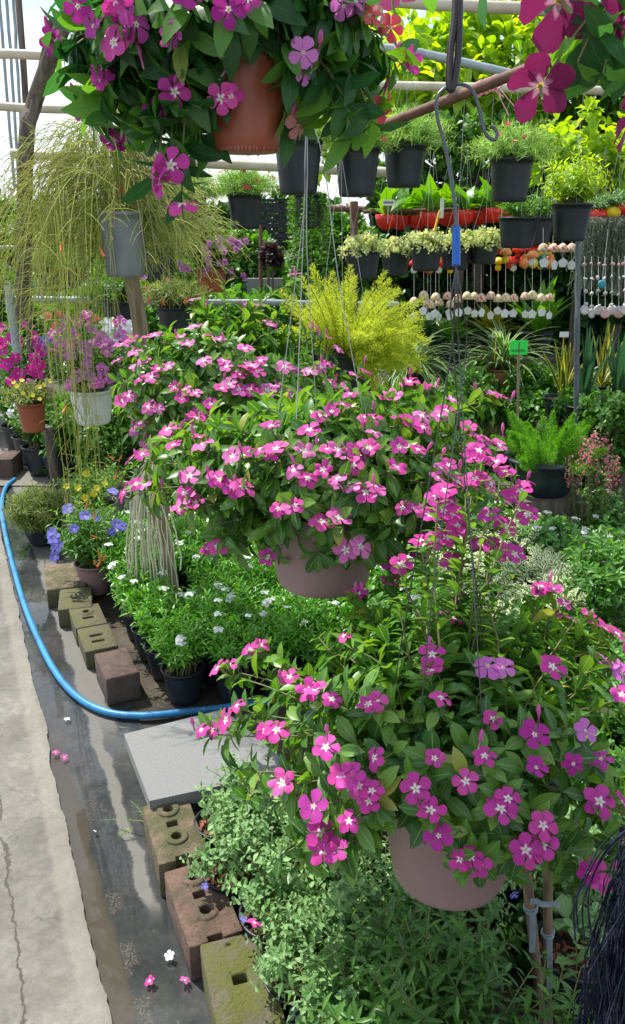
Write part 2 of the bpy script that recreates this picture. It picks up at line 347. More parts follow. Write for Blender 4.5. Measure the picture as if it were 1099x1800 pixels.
M['teal'] = solid('teal_glaze', (.02, .3, .35), None, 8, .3, 0)
def paintbell(name, a, b2): return solid(name, a, b2, 90, .3, 0, lo=.45, hi=.55)
M['bell_y'] = paintbell('bell_yellow', (.75, .45, .05), (.75, .72, .6)); M['bell_r'] = paintbell('bell_red', (.7, .1, .05), (.75, .7, .55)); M['bell_w'] = paintbell('bell_white', (.72, .7, .6), (.6, .3, .15))
M['net'] = solid('shade_net', (.015, .018, .02), (.04, .045, .05), 60, .8, .2)
def concrete(name, c1, c2, c3, rough=.85, wet=False, scale=3.):
    m, n, b, N, L = newmat(name)
    tcn = N('ShaderNodeTexCoord'); o = tcn.outputs['Object']
    def noise(s, d=8, r=.6):
        z = N('ShaderNodeTexNoise'); z.inputs['Scale'].default_value = s; z.inputs['Detail'].default_value = d; z.inputs['Roughness'].default_value = r; L(o, z.inputs['Vector']); return z.outputs[0]
    r1 = ramp(n, [(.34, c1), (.5, c2), (.64, c3)]); L(noise(scale), r1.inputs[0])
    r2 = ramp(n, [(.35, (.6, .6, .58)), (.6, (1.1, 1.1, 1.1))]); L(noise(scale*14, 10, .75), r2.inputs[0])
    mm = N('ShaderNodeMixRGB'); mm.blend_type = 'MULTIPLY'; mm.inputs[0].default_value = .7; L(r1.outputs[0], mm.inputs[1]); L(r2.outputs[0], mm.inputs[2])
    vo = N('ShaderNodeTexVoronoi'); vo.feature = 'DISTANCE_TO_EDGE'; vo.inputs['Scale'].default_value = 2.2
    wn = N('ShaderNodeTexNoise'); wn.inputs['Scale'].default_value = 7; wn.inputs['Detail'].default_value = 8; L(o, wn.inputs['Vector'])
    va = N('ShaderNodeVectorMath'); va.operation = 'MULTIPLY_ADD'; va.inputs[1].default_value = (.35, .35, .35); L(wn.outputs['Color'], va.inputs[0]); L(o, va.inputs[2]); L(va.outputs[0], vo.inputs['Vector'])
    ck = math_(n, 'LESS_THAN', vo.outputs['Distance'], .006); ck = math_(n, 'MULTIPLY', ck, math_(n, 'GREATER_THAN', noise(1.6, 2), .5))
    col = mixc(n, math_(n, 'MULTIPLY', ck, 0. if wet else .5), mm.outputs[0], (.08, .075, .065))
    L(col, b.inputs['Base Color'])
    if wet:
        sx = N('ShaderNodeSeparateXYZ'); L(o, sx.inputs[0])
        sv = math_(n, 'ADD', math_(n, 'ADD', sx.outputs[0], math_(n, 'MULTIPLY', sx.outputs[1], .446)), .2256 - .446*1.318)
        wv = math_(n, 'ADD', sv, math_(n, 'MULTIPLY', math_(n, 'SUBTRACT', noise(7, 10, .65), .5), .085))
        def band(a, b2, e):
            up_ = math_(n, 'MINIMUM', math_(n, 'MAXIMUM', math_(n, 'DIVIDE', math_(n, 'SUBTRACT', wv, a), e), 0.), 1.); dn = math_(n, 'MINIMUM', math_(n, 'MAXIMUM', math_(n, 'DIVIDE', math_(n, 'SUBTRACT', b2, wv), e), 0.), 1.)
            return math_(n, 'MULTIPLY', up_, dn)
        near = math_(n, 'MINIMUM', math_(n, 'MAXIMUM', math_(n, 'DIVIDE', math_(n, 'SUBTRACT', 2.45, sx.outputs[1]), .3), 0.), 1.)
        near2 = math_(n, 'MINIMUM', math_(n, 'MAXIMUM', math_(n, 'DIVIDE', math_(n, 'SUBTRACT', sx.outputs[1], 1.5), .12), 0.), 1.)
        mud = math_(n, 'MULTIPLY', band(-.3, -.172, .012), near); dmp = math_(n, 'MULTIPLY', math_(n, 'MAXIMUM', band(-.092, -.038, .016), math_(n, 'MULTIPLY', band(-.09, .02, .02), math_(n, 'SUBTRACT', 1., near))), near2)
        grit = math_(n, 'MULTIPLY', math_(n, 'MULTIPLY', band(-.185, -.125, .015), near), math_(n, 'MULTIPLY', math_(n, 'GREATER_THAN', noise(160, 8, .75), .52), math_(n, 'GREATER_THAN', noise(8, 6), .5)))
        col = mixc(n, mud, col, mixc(n, noise(18), (.05, .043, .032), (.085, .075, .057))); col = mixc(n, grit, col, (.05, .035, .02))
        col = mixc(n, dmp, col, mixc(n, noise(15), (.085, .082, .072), (.14, .135, .12))); L(col, b.inputs['Base Color'])
        rr = ramp(n, [(.42, (.03,)*3), (.56, (.03,)*3), (.68, (.45,)*3)]); L(noise(2.3), rr.inputs[0]); rg = math_(n, 'MAXIMUM', rr.outputs[0], math_(n, 'MULTIPLY', dmp, .7)); L(math_(n, 'MAXIMUM', rg, math_(n, 'MULTIPLY', grit, .35)), b.inputs['Roughness'])
        b.inputs['Specular IOR Level'].default_value = .6
        bp = N('ShaderNodeBump'); bp.inputs['Strength'].default_value = .06; bp.inputs['Distance'].default_value = .004; L(noise(9, 3), bp.inputs['Height'])
    else:
        b.inputs['Roughness'].default_value = rough
        bp = N('ShaderNodeBump'); bp.inputs['Strength'].default_value = .5; bp.inputs['Distance'].default_value = .006; hgt = noise(scale*22, 10, .7)
        if name == 'path_concrete':
            sx = N('ShaderNodeSeparateXYZ'); L(o, sx.inputs[0])
            sv = math_(n, 'ADD', math_(n, 'ADD', sx.outputs[0], math_(n, 'MULTIPLY', sx.outputs[1], .446)), .2256 - .446*1.318)
            wv = math_(n, 'ADD', sv, math_(n, 'MULTIPLY', math_(n, 'SUBTRACT', noise(9, 8, .6), .5), .05))
            strip = math_(n, 'MINIMUM', math_(n, 'MAXIMUM', math_(n, 'MULTIPLY', math_(n, 'ADD', wv, .305), 60.), 0.), 1.)
            gap = math_(n, 'MULTIPLY', math_(n, 'LESS_THAN', math_(n, 'ABSOLUTE', math_(n, 'ADD', math_(n, 'ADD', wv, .415), math_(n, 'MULTIPLY', math_(n, 'SUBTRACT', noise(25, 8, .7), .5), .05))), .004), math_(n, 'GREATER_THAN', noise(2.7, 4), .47))
            pits = ramp(n, [(.56, (0, 0, 0)), (.66, (1, 1, 1))]); L(noise(55, 10, .75), pits.inputs[0])
            blot = ramp(n, [(.52, (0, 0, 0)), (.6, (1, 1, 1))]); L(noise(5.5, 10, .72), blot.inputs[0]); col = mixc(n, math_(n, 'MULTIPLY', blot.outputs[0], .45), col, (.13, .122, .1))
            col = mixc(n, math_(n, 'MULTIPLY', strip, .35), col, (.3, .285, .235)); col = mixc(n, math_(n, 'MULTIPLY', gap, .8), col, (.05, .045, .035)); col = mixc(n, math_(n, 'MULTIPLY', pits.outputs[0], .35), col, (.12, .115, .1))
            edg = math_(n, 'MULTIPLY', math_(n, 'MINIMUM', math_(n, 'MAXIMUM', math_(n, 'MULTIPLY', math_(n, 'ADD', wv, .252), 40.), 0.), 1.), .65)
            col = mixc(n, edg, col, (.15, .14, .115)); L(col, b.inputs['Base Color'])
            hgt = math_(n, 'ADD', hgt, math_(n, 'MULTIPLY', strip, -.5))
        L(hgt, bp.inputs['Height'])
    L(bp.outputs[0], b.inputs['Normal'])
    return m
M['path'] = concrete('path_concrete', (.11, .104, .09), (.18, .172, .15), (.235, .226, .196))
M['damp'] = concrete('damp_concrete', (.12, .115, .1), (.2, .19, .17), (.26, .25, .22), .6)
M['gutter'] = concrete('wet_gutter', (.03, .034, .036), (.05, .054, .054), (.085, .085, .08), wet=True)
M['mud'] = concrete('muddy_water', (.05, .04, .028), (.085, .07, .05), (.12, .105, .08), wet=True)
M['ground'] = concrete('soil_ground', (.03, .024, .018), (.06, .05, .035), (.1, .085, .06), .9)
M['granite'] = solid('grey_granite', (.19, .195, .19), (.28, .285, .28), 320, .8, .4, lo=.42, hi=.6)
def blockmat(name, base, base2, moss=(.17, .17, .03), amt=.5):
    m, n, b, N, L = newmat(name); tcn = N('ShaderNodeTexCoord')
    def noise(s, d=8, r=.65):
        z = N('ShaderNodeTexNoise'); z.inputs['Scale'].default_value = s; z.inputs['Detail'].default_value = d; z.inputs['Roughness'].default_value = r; L(tcn.outputs['Object'], z.inputs['Vector']); return z.outputs[0]
    r = ramp(n, [(.35, base), (.65, base2)]); L(noise(25), r.inputs[0])
    k = ramp(n, [(amt-.08, (1, 1, 1)), (amt+.08, (0, 0, 0))]); L(noise(13, 10, .75), k.inputs[0])
    L(mixc(n, k.outputs[0], r.outputs[0], moss), b.inputs['Base Color']); b.inputs['Roughness'].default_value = .9
    bp = N('ShaderNodeBump'); bp.inputs['Strength'].default_value = 1.; bp.inputs['Distance'].default_value = .009; L(noise(110, 8), bp.inputs['Height']); L(bp.outputs[0], b.inputs['Normal'])
    return m
M['blk1'] = blockmat('mossy_tan_block', (.14, .1, .07), (.23, .17, .115), (.09, .095, .04), .5)
M['blk2'] = blockmat('reddish_block', (.12, .07, .052), (.2, .13, .095), (.08, .08, .045), .42)
M['blk3'] = blockmat('green_mossy_block', (.095, .085, .058), (.155, .135, .09), (.115, .125, .024), .5)
M['blk4'] = blockmat('brown_brick', (.09, .058, .048), (.14, .095, .075), (.08, .07, .04), .3)
M['blk5'] = blockmat('yellow_mossy_block', (.09, .08, .055), (.14, .12, .08), (.11, .12, .035), .48)
# ------------------------------------------------------------ ground
def kx(Y): return -.2256 - .446*(Y - 1.318)          # outer line of the block kerb
def sheet(name, pts, z, mat, thick=0):
    pts = np.array([[p[0], p[1], z] for p in pts]); mb = MB()
    (mb.prism(pts, thick) if thick else mb.poly(pts))
    return tag(mb.build(name, mat, org=(0, 0, z), smooth=False), kind='structure')
def rough_line(pxs, jit, n=14):
    w_ = np.array([PZ(x, y, 0)[:2] for x, y in pxs]); out = []
    for a, b in zip(w_[:-1], w_[1:]):
        k = max(2, int(np.linalg.norm(b-a)/.02)); k = min(k, 60)
        for i in range(k): out.append(a + (b-a)*i/k)
    out.append(w_[-1]); out = np.array(out)
    nz_ = np.convolve(rng.normal(0, 1, len(out)+8), np.ones(5)/5, 'same')[4:-4] + .5*rng.normal(0, 1, len(out))
    out[:, 0] += jit*nz_; return out
sheet('ground', [(-60, -5), (60, -5), (60, 160), (-60, 160)], 0, M['ground'])
ey = np.arange(-.4, 7, .012); wn_ = lambda k: np.convolve(rng.normal(0, 1, len(ey)+2*k), np.ones(k)/k, 'same')[k:-k]*math.sqrt(k)
edge = np.stack([kx(ey) - .237 + .004*wn_(25) + .0015*wn_(6) + .0006*wn_(1), ey], 1)
sheet('concrete_path', [(-3.2, -.4)] + [tuple(p) for p in edge] + [(-12, edge[-1][1]), (-12, 0)], .016, M['path'], .015)
sheet('gutter', [(-.6, -.6), (.35, -.6), (kx(.9)+.1, .9)] + [(kx(y)+.1, y) for y in np.linspace(1.2, 9, 12)] + [(kx(9)-2.2, 9), (-1.3, 2.5)], .004, M['gutter'])
sheet('far_floor', [(kx(5.0)-2.5, 5.0), (kx(5)+.3, 5.0), (kx(9)+.4, 9), (kx(9)-4, 9)], .0125, M['path'])
# ------------------------------------------------------------ kerb blocks
def boolcut(base, cutters, name):
    o = bpy.data.objects.new('tmp', base); COL.objects.link(o); tmp = []
    for i, (mb, op) in enumerate(cutters):
        me = mb.mesh('c', []); import bmesh
        bm = bmesh.new(); bm.from_mesh(me); bmesh.ops.remove_doubles(bm, verts=bm.verts, dist=1e-5); bmesh.ops.recalc_face_normals(bm, faces=bm.faces); bm.to_mesh(me); bm.free()
        c = bpy.data.objects.new('cut', me); COL.objects.link(c); tmp.append(c)
        m = o.modifiers.new('b', 'BOOLEAN'); m.operation = op; m.object = c; m.solver = 'EXACT'
    bv = o.modifiers.new('bev', 'BEVEL'); bv.width = .006; bv.segments = 2; bv.limit_method = 'ANGLE'; bv.angle_limit = R_(40)
    dg = bpy.context.evaluated_depsgraph_get(); dg.update()
    me = bpy.data.meshes.new_from_object(o.evaluated_get(dg)); me.name = name
    for x in tmp + [o]: bpy.data.objects.remove(x)
    return me
def cyl(x, y, z0, z1, r, seg=20): 
    an = np.arange(seg)*2*PI/seg; mb = MB(); mb.prism(np.stack([x+r*np.cos(an), y+r*np.sin(an), z1+0*an], 1), z1-z0); return mb
def block(px, py, rz, mat, label, holes=(), studs=(), slots=(), size=(.125, .25, .1), name='kerb_block', z=0., sidehole=False, notch=True):
    import bmesh
    mb = MB().box((0, 0, size[2]/2), size); me = mb.mesh(name, [])
    bm = bmesh.new(); bm.from_mesh(me); bmesh.ops.recalc_face_normals(bm, faces=bm.faces); bm.to_mesh(me); bm.free()
    cut = []
    h = size[2]
    for x, y in studs: cut.append((cyl(x, y, h-.02, h+.006, .03, 28), 'UNION'))
    for x, y in holes: cut.append((cyl(x, y, h-.085, h+.02, .0135), 'DIFFERENCE'))
    for x, y, a, b in slots: cut.append((MB().box((x, y, h-.02), (a, b, .12)), 'DIFFERENCE'))
    if notch:
        cut.append((MB().box((0, -size[1]/2, h/2), (.035, .03, h*1.4)), 'DIFFERENCE'))
    me = boolcut(me, cut, name)
    me.materials.append(mat)
    o = bpy.data.objects.new(name, me); COL.objects.link(o)
    o.location = tuple(PZ(px, py, z+size[2])*[1, 1, 0] + [0, 0, z+.004]); o.rotation_euler = (0, 0, rz)
    return tag(o, label, 'block', 'interlocking blocks edging the plant beds')
hs3 = dict(holes=[(0, .075), (0, -.035)], studs=[(0, .075), (0, -.035)], slots=[(0, .02, .03, .022)])
block(306, 1458, R_(21), M['blk1'], 'tan mossy interlocking block with two studs, touching the grey slab', size=(.125, .23, .104), **hs3)
block(355, 1584, R_(23), M['blk2'], 'reddish interlocking block between the tan one and the green mossy one', size=(.125, .24, .1), **hs3)
block(424, 1728, R_(17), M['blk3'], 'yellow-green mossy block with one square hole, nearest the camera', slots=[(0, .01, .032, .024)], notch=True, size=(.135, .24, .108))
block(205, 1166, R_(26), M['blk4'], 'plain dark brown brick beside the bend of the blue hose', size=(.12, .2, .112), notch=False, name='brick')
block(171, 1121, R_(24), M['blk5'], 'mossy olive block with slots just behind the brown brick', slots=[(0, .02, .05, .018), (0, -.03, .05, .018)], size=(.125, .205, .078), notch=False)
block(154, 1083, R_(24), M['blk5'], 'mossy block with round stud and slots, between two other mossy blocks', holes=[(0, .03)], studs=[(0, .03)], slots=[(0, -.02, .045, .018)], size=(.125, .2, .082), notch=False)
block(133, 1052, R_(14), M['blk5'], 'flat yellowish block with one small slot beside the purple pot', slots=[(0, 0, .03, .015)], size=(.14, .21, .086), notch=False)
block(113, 1012, R_(20), M['blk1'], 'dark weathered block shaded by the blue-flowered plant', size=(.17, .29, .09), notch=False)
block(14, 800, R_(4), M['blk4'], 'dull brown brick standing by the black pots at the left edge', size=(.12, .24, .14), name='brick', notch=False)
slabpts = [PZ(x, y, .135) for x, y in [(218, 1290), (392, 1247), (520, 1352), (263, 1408)]]
mb = MB().prism(slabpts, .04); tag(mb.build('stone_slab', M['granite'], smooth=False), 'square grey granite slab lying between hose and blocks', 'slab')
mb = MB().box(PZ(350, 1330, .05)+[0, 0, 0], (.3, .22, .09), R_(20)); tag(mb.build('support_block', M['blk4'], smooth=False), 'low brick plinth hidden under the grey granite slab', 'block')
mb = MB().prism([PZ(x, y, .06) for x, y in [(178, 930), (272, 915), (290, 985), (215, 1003)]], .055); tag(mb.build('concrete_step', M['damp'], smooth=False), 'flat concrete step behind the blue-flowered plant', 'step')
# hose
def spline(pts, k=10):
    pts = np.array(pts, float); p = np.concatenate([[2*pts[0]-pts[1]], pts, [2*pts[-1]-pts[-2]]]); out = []
    for i in range(1, len(p)-2):
        for t in np.arange(k)/k:
            out.append(.5*((2*p[i]) + (-p[i-1]+p[i+1])*t + (2*p[i-1]-5*p[i]+4*p[i+1]-p[i+2])*t*t + (-p[i-1]+3*p[i]-3*p[i+1]+p[i+2])*t**3))
    out.append(p[-2]); return np.array(out)
hp = spline([PZ(x, y, .022) for x, y in [(26, 842), (10, 858), (3, 890), (8, 930), (22, 990), (42, 1060), (68, 1125), (100, 1185), (140, 1228), (190, 1252), (250, 1258), (320, 1252), (400, 1243), (470, 1232), (540, 1215), (620, 1202), (700, 1191), (780, 1188), (860, 1190)]])
mb = MB().tubes(hp, .0125, 12, ref=UP); ho = mb.build('garden_hose', M['hose'], org=hp[0]); tag(ho, 'blue garden hose curving over the wet gutter and behind the slab', 'hose')
# fallen petals
def flower_mesh(name, mats, r=1., cup=.0, petals=5, T=L_PET, tube=.9, tr=.07, twist=0.):
    mb = MB(); an = np.arange(petals)*2*PI/petals
    d = np.stack([np.cos(an), np.sin(an), np.full(petals, cup)], 1) + rng.normal(0, .06, (petals, 3))
    n = np.stack([-cup*np.cos(an) - twist*np.sin(an), -cup*np.sin(an) + twist*np.cos(an), np.ones(petals)], 1) + rng.normal(0, .05, (petals, 3))
    mb.leaves(T, np.stack([.03*np.cos(an), .03*np.sin(an), .012*(np.arange(petals) % 3)], 1), d, n, r*rng.uniform(.93, 1.04, petals))
    if tube: mb.lathe([(.02, -tube), (tr*1.2, -tube*.8), (tr*.8, -tube*.4), (tr*1.4, -.01)], seg=6, mi=1)
    return mb.mesh(name, mats)
FM = {}
for k, m in [('mag', 'f_mag'), ('lil', 'f_lil'), ('pink', 'f_pink'), ('dmag', 'f_dmag'), ('red', 'f_red'), ('peach', 'f_peach'), ('white', 'f_white'), ('wine', 'f_wine')]:
    FM[k] = [flower_mesh(k+'_flower', [M[m], M['stem']], cup=c_, tr=.05, twist=.12) for c_ in (.05, .16, -.2, .3, .12, -.05)] + [flower_mesh(k+'_flower', [M[m], M['stem']], cup=.1, tr=.05, twist=.2, T=L_PETC), flower_mesh(k+'_flower', [M[m], M['stem']], cup=.35, tr=.05, twist=-.15, T=L_PETD)]
for k, m in [('purp', 'f_purp'), ('hot', 'f_hot'), ('blue', 'f_blue'), ('yel', 'f_yel')]:
    FM[k] = [flower_mesh(k+'_flower', [M[m], M['stem']], cup=c_, tr=.16, twist=.1) for c_ in (.25, .4)]
def flower(root, kind, pos, normal, r, name='flower', label=None):
    o = bpy.data.objects.new(name, random.choice(FM[kind])); COL.objects.link(o); o.parent = root; CH_.setdefault(root.name, []).append(o)
    o.location = tuple(np.asarray(pos) - OFF[root.name])
    q = Vector(normal).to_track_quat('Z', 'Y').to_matrix().to_4x4() @ Matrix.Rotation(random.uniform(0, 6.28), 4, 'Z')
    o.rotation_euler = q.to_euler(); o.scale = (r, r, r)
    if label: o['label'] = label
    return o
for i, (x, y, kd, lb) in enumerate([(98, 1322, 'mag', 'small fallen magenta flower on the path edge'), (113, 1331, 'pink', 'fallen pale pink flower at the rim of the wet gutter'), (118, 1262, 'white', 'fallen white flower in the wet gutter by the hose'), (298, 1680, 'white', 'fallen white bud in the puddle beside the green mossy block'), (263, 1724, 'mag', 'fallen magenta flower in the puddle, left of another'), (325, 1723, 'pink', 'fallen pink flower in the puddle close to the green mossy block'), (168, 1460, 'white', 'tiny white petal lying in the brown water')]):
    o = bpy.data.objects.new('fallen_flower', FM[kd][i % 4]); COL.objects.link(o)
    o.location = tuple(PZ(x, y, .02)); o.rotation_euler = (random.uniform(-.6, .6), random.uniform(-.6, .6), i); s_ = .012 if i < 6 else .006; o.scale = (s_,)*3
    tag(o, lb, 'flower', 'fallen flowers on the wet ground')
# ------------------------------------------------------------ pots
def pot(root, c, rb, rt, h, mat, seg=40, rim=.05, soil=True, ribs=0, name='pot', tilt=None, smat=None):
    pr = [(0, 0), (rb*.93, 0), (rb, .006)]
    for i in range(1, 9):
        t = i/9; pr.append((rb + (rt-rb)*t + (.012*rt*(i % 2) if ribs else 0), h*(1-rim)*t))
    pr += [(rt, h*(1-rim)), (rt*1.05, h*(1-rim)), (rt*1.065, h*.985), (rt*1.05, h), (rt*.985, h), (rt*.96, h*.96), (rt*.93, h*.8)]
    mb = MB().lathe(pr, c, seg); o = mb.build(name, mat, root)
    if soil:
        ms = MB(); k = 24; an = np.arange(k)*2*PI/k
        rr = np.array([0, .35, .7, .95])*rt; V = []
        for r_ in rr:
            for a in an: V.append((c[0]+r_*math.cos(a), c[1]+r_*math.sin(a), c[2]+h*.86 + rng.normal(0, .004)))
        F = [[i*k+j, i*k+(j+1) % k, (i+1)*k+(j+1) % k, (i+1)*k+j] for i in range(3) for j in range(k)]
        ms.add(V, F); ms.build('soil', smat or M['soil'], o)
    return o
def chips(root, c, r, n=60, size=.014):
    mb = MB(); a = rng.uniform(0, 6.28, n); q = np.sqrt(rng.uniform(0, 1, n))*r
    p = np.stack([c[0]+q*np.cos(a), c[1]+q*np.sin(a), c[2]+rng.uniform(0, .012, n)], 1)
    mb.leaves(ltmpl(1, lambda t: .3, .2, .1), p, rng.normal(0, 1, (n, 3))*[1, 1, .3], UP + rng.normal(0, .4, (n, 3)), size); mb.build('bark_chips', M['bark'], root)
def wires(root, pts, top, mat='wire', r=.0009, name='wire', bow=.0):
    for p in pts:
        a = np.array(p); b = np.array(top); k = np.linspace(0, 1, 8)[:, None]; L = a + (b-a)*k
        L[:, 0] += bow*np.sin(k[:, 0]*PI)*rng.uniform(-1, 1); L[:, 1] += bow*np.sin(k[:, 0]*PI)*rng.uniform(-1, 1)
        MB().tubes(L, r, 5).build(name, M[mat], root)
# ------------------------------------------------------------ big periwinkles
def ell_hit(px, py, C, R):
    d = ray(px, py); o = (CAM-C)/R; dd = d/R
    a = dd@dd; b = o@dd; c = o@o - 1; D = b*b - a*c
    t = (-b - math.sqrt(D))/a if D > 0 else -b/a
    return CAM + d*t
MBUD = []
def periwinkle(root, C, R, ptop, pr, flist, nfill, lsize, fr, leafm='peri', T=L_PERI, nodes=7, lower=-.75, face=.35, kinds=('mag',), droopy=.0, extra=0, core=260, upw=.5, rej=None, pull=.008, lup=.15):
    C = np.array(C); R = np.array(R); ptop = np.array(ptop)
    tips, fl = [], []
    for f in flist:
        p = ell_hit(f[0], f[1], C, R); n = nrm((p-C)/R**1.5); p = p + nrm(CAM-p)*pull
        tips.append(p); fl.append((p, n, f[2] if len(f) > 2 else random.choice(kinds)))
    for e in sph(extra, -.2, 1):
        p = C + e*R*rng.uniform(.9, 1.05); tips.append(p); fl.append((p, nrm(e), random.choice(kinds)))
    fill = sph(nfill, lower, 1); tf = C + fill*R*rng.uniform(.55, 1.03, (nfill, 1))
    if rej is not None: tf = tf[[not rej(q) for q in tf]]
    tips = np.concatenate([np.array(tips).reshape(-1, 3), tf]); N = len(tips)
    a = rng.uniform(0, 6.28, N); q = np.sqrt(rng.uniform(0, 1, N))*pr
    P0 = ptop + np.stack([q*np.cos(a), q*np.sin(a), 0*a], 1)
    ctr = P0 + (tips-P0)*.45; ctr[:, 2] = np.maximum(P0[:, 2], tips[:, 2])*.5 + ctr[:, 2]*.5 + .03 - droopy
    ends = tips - nrm(tips - C)*.012
    mb = MB(); leafy(mb, P0, ctr, ends, nodes, lsize, T, t0=.35, mi_l=0, mi_s=1, sr=.0016, tipf=.75, up=lup)
    # whorl of leaves right under each tip
    for k in range(4):
        d = nrm(tips-C)*.35 + rng.normal(0, .7, (N, 3)) + np.array([0, 0, -.27 + lup])
        mb.leaves(T, ends - nrm(tips-C)*.006, d, nrm(tips-C)+UP*.7, lsize*rng.uniform(.6, 1., N))
    e = sph(core, -.6, 1); pp = C + e*R*rng.uniform(.2, .75, (core, 1))
    if rej is not None: k_ = np.array([not rej(q) for q in pp]); pp = pp[k_]; e = e[k_]; core = len(pp)
    mb.leaves(T, pp, e*.5 + rng.normal(0, .6, (core, 3)), UP + e, lsize*rng.uniform(.7, 1.1, core))
    mb.build('foliage', [M[leafm], M['stem']], root)
    for p, n, kd in fl:
        tocam = nrm(CAM - p); nn = n*.5 + UP*upw + tocam*face + rng.normal(0, .28, 3)
        flower(root, kd, p + nrm(nn)*.012, nn, fr*rng.uniform(.72, 1.12))
        if rng.uniform() < .45:
            q = p + rng.normal(0, .012, 3); dd = nrm(nn*.6 + UP + rng.normal(0, .3, 3)); MBUD.append((root, q, dd))
def hook_hang(root_unused=None): pass
# front plant
Cp = P(790, 1500, 1.17); pc = np.array([Cp[0], Cp[1], 0])
FF = [(458,1142),(447,1150),(408,1178),(392,1182),(510,1198),(425,1250),(410,1268),(362,1290),(385,1283),(490,1293),(474,1290),(575,1322),(560,1225),(582,1238),(548,1220),(650,1248),(662,1238),(668,1335),(618,1056),(634,1054),(608,1128),(622,1375),(632,1383),(605,1370),(650,1415),(655,1400),(613,1450),(575,1490),(562,1470),(595,1498),(500,1382),(558,1420,'dmag'),(760,1342),(728,1385),(757,1435),(775,1475,'dmag'),(820,1378),(828,1513),(845,1522),(810,1518),(888,1408),(875,1430),(925,1500),(918,1490),(958,1488),(948,1455),(935,1298,'dmag'),(862,1270),(855,1180,'lil'),(885,1182,'lil'),(758,1193),(770,1238),(760,1160),(792,1097),(683,1028),(692,1035),(965,1180),(1022,1290,'lil'),(1003,1342,'dmag'),(1060,1345,'dmag'),(1072,1180,'lil'),(1056,1172,'lil'),(1085,1190,'lil'),(1040,1108),(1055,1115),(1078,1125),(1028,1090),(985,1070),(952,1040),(968,1048),(1000,1098),(968,1092),(1040,1538),(1048,1548),(1050,1412),(935,1358,'dmag'),(850,1340),(688,998,'dmag'),(735,988,'dmag'),(808,1062),(1090,1230),(1080,1420),(1030,1530,'dmag')]
root = thing('hanging_periwinkle', 'large magenta periwinkle in mauve pot hanging nearest, above the lower plants', 'potted plant', tuple(P(790, 1580, 1.17)), 'hanging periwinkles')
pb = P(788, 1512, 1.22)
pot(root, pb - [0, 0, .02], .083, .106, .155, M['mauve'], 64, .04)
ptop = pb + [0, 0, .12]
Cf = P(775, 1315, 1.27)
def topix(q):
    d = np.array(q) - CAM; f_ = d[1]*cs - d[2]*sn; return 549.5 + FPX*d[0]/f_, 900 - FPX*(d[1]*sn + d[2]*cs)/f_
def rejf(q):
    x, y = topix(q); return (640 < x < 790 and y > 1440) or y > 1530
def rj2(q):
    x, y, f_ = topixv(q); return (x > 670) & (x < 740 + (y-1400)*.45) & (y > 1445 + 15*np.sin(x*.07)) & (f_ < 1.25)
REJ.append(rj2)
periwinkle(root, Cf, (.345, .30, .195), ptop, .08, FF, 210, .05, .0192, lower=-.7, core=260, rej=rejf)
REJ.clear()
# tall shoots rising from the front plant
ts = [(840, 800), (880, 830), (770, 880), (800, 930), (700, 1000), (920, 870), (740, 960), (820, 860), (820, 900), (850, 930), (790, 960), (960, 1090), (870, 960), (830, 1020), (745, 1020), (905, 1010), (650, 1080), (1060, 1120), (700, 1060), (620, 1100), (560, 1120), (500, 1160), (770, 1090), (870, 1080), (930, 1100), (1010, 1090), (460, 1180)]
tp = np.array([P(x, y, 1.3 + rng.uniform(-.08, .08)) for x, y in ts]); n_ = len(ts)
mb = MB(); leafy(mb, np.tile(ptop, (n_, 1)) + rng.normal(0, .03, (n_, 3)), (tp+ptop)/2 + rng.normal(0, .03, (n_, 3)), tp, 24, .04, L_PERI, t0=.12, sr=.0019)
mb.build('tall_shoots', [M['peri'], M['stemred']], root)
for x, y in [(842, 792), (830, 803), (872, 812), (888, 828), (768, 872), (782, 862), (805, 925), (915, 862), (903, 872), (740, 950), (822, 850), (705, 992), (835, 842), (795, 985), (780, 898), (755, 905), (928, 905), (860, 905), (860, 958), (888, 970), (905, 975), (845, 955), (785, 945), (765, 950), (890, 925), (870, 965), (795, 905), (805, 925)]:
    p = P(x, y, 1.3); flower(root, 'mag', p, UP*.7 + nrm(CAM-p)*.5 + rng.normal(0, .2, 3), .02)
# its hook and wires
apex = P(802, 402, .93)
apex[0] = P(802, 402, .93)[0]
rp_ = [ptop + [.108*math.cos(a), .108*math.sin(a), .03] for a in (2.9, .7, -1.3, 4.0)]
hk = thing('hanging_hook', 'long steel hook with blue sleeve holding the nearest periwinkle', 'hook', tuple(apex))
hl = spline([P(x, y, .93) for x, y in [(803, 400), (797, 340), (783, 260), (768, 200), (772, 165), (800, 148), (828, 156), (842, 190), (850, 225), (858, 240), (868, 246), (874, 238), (870, 226), (862, 222)]], 8)
MB().tubes(hl, .0021, 10, ref=nrm(ray(800, 300))).build('steel_hook', M['wire'], hk)
bl = np.array([P(802, 400+i*3.5, .93) for i in range(20)]); MB().tubes(bl, .0046 + .0006*(np.arange(20) % 2), 10).build('blue_sleeve', M['bluep'], hk)
MB().tubes(spline([P(x, y, .93) for x, y in [(800, 415), (795, 405), (798, 396), (806, 398), (804, 412)]], 6), .002, 8, ref=UP).build('wire_knot', M['wire'], hk)
for i, p in enumerate(rp_):
    mids = [P(802, 470, .93), P(792 + i*7, 540, .95), P(790 + i*9, 640, 1.0)]
    MB().tubes(spline([mids[0], mids[1], mids[2], (mids[2]+p)/2 + [rng.uniform(-.01, .01), 0, 0], p], 8), .0009, 6).build('wire', M['wire'], hk)
tg = thing('wire_loop', 'thick black wire loop carrying the long steel hook', 'wire loop', tuple(P(800, 150, .93)))
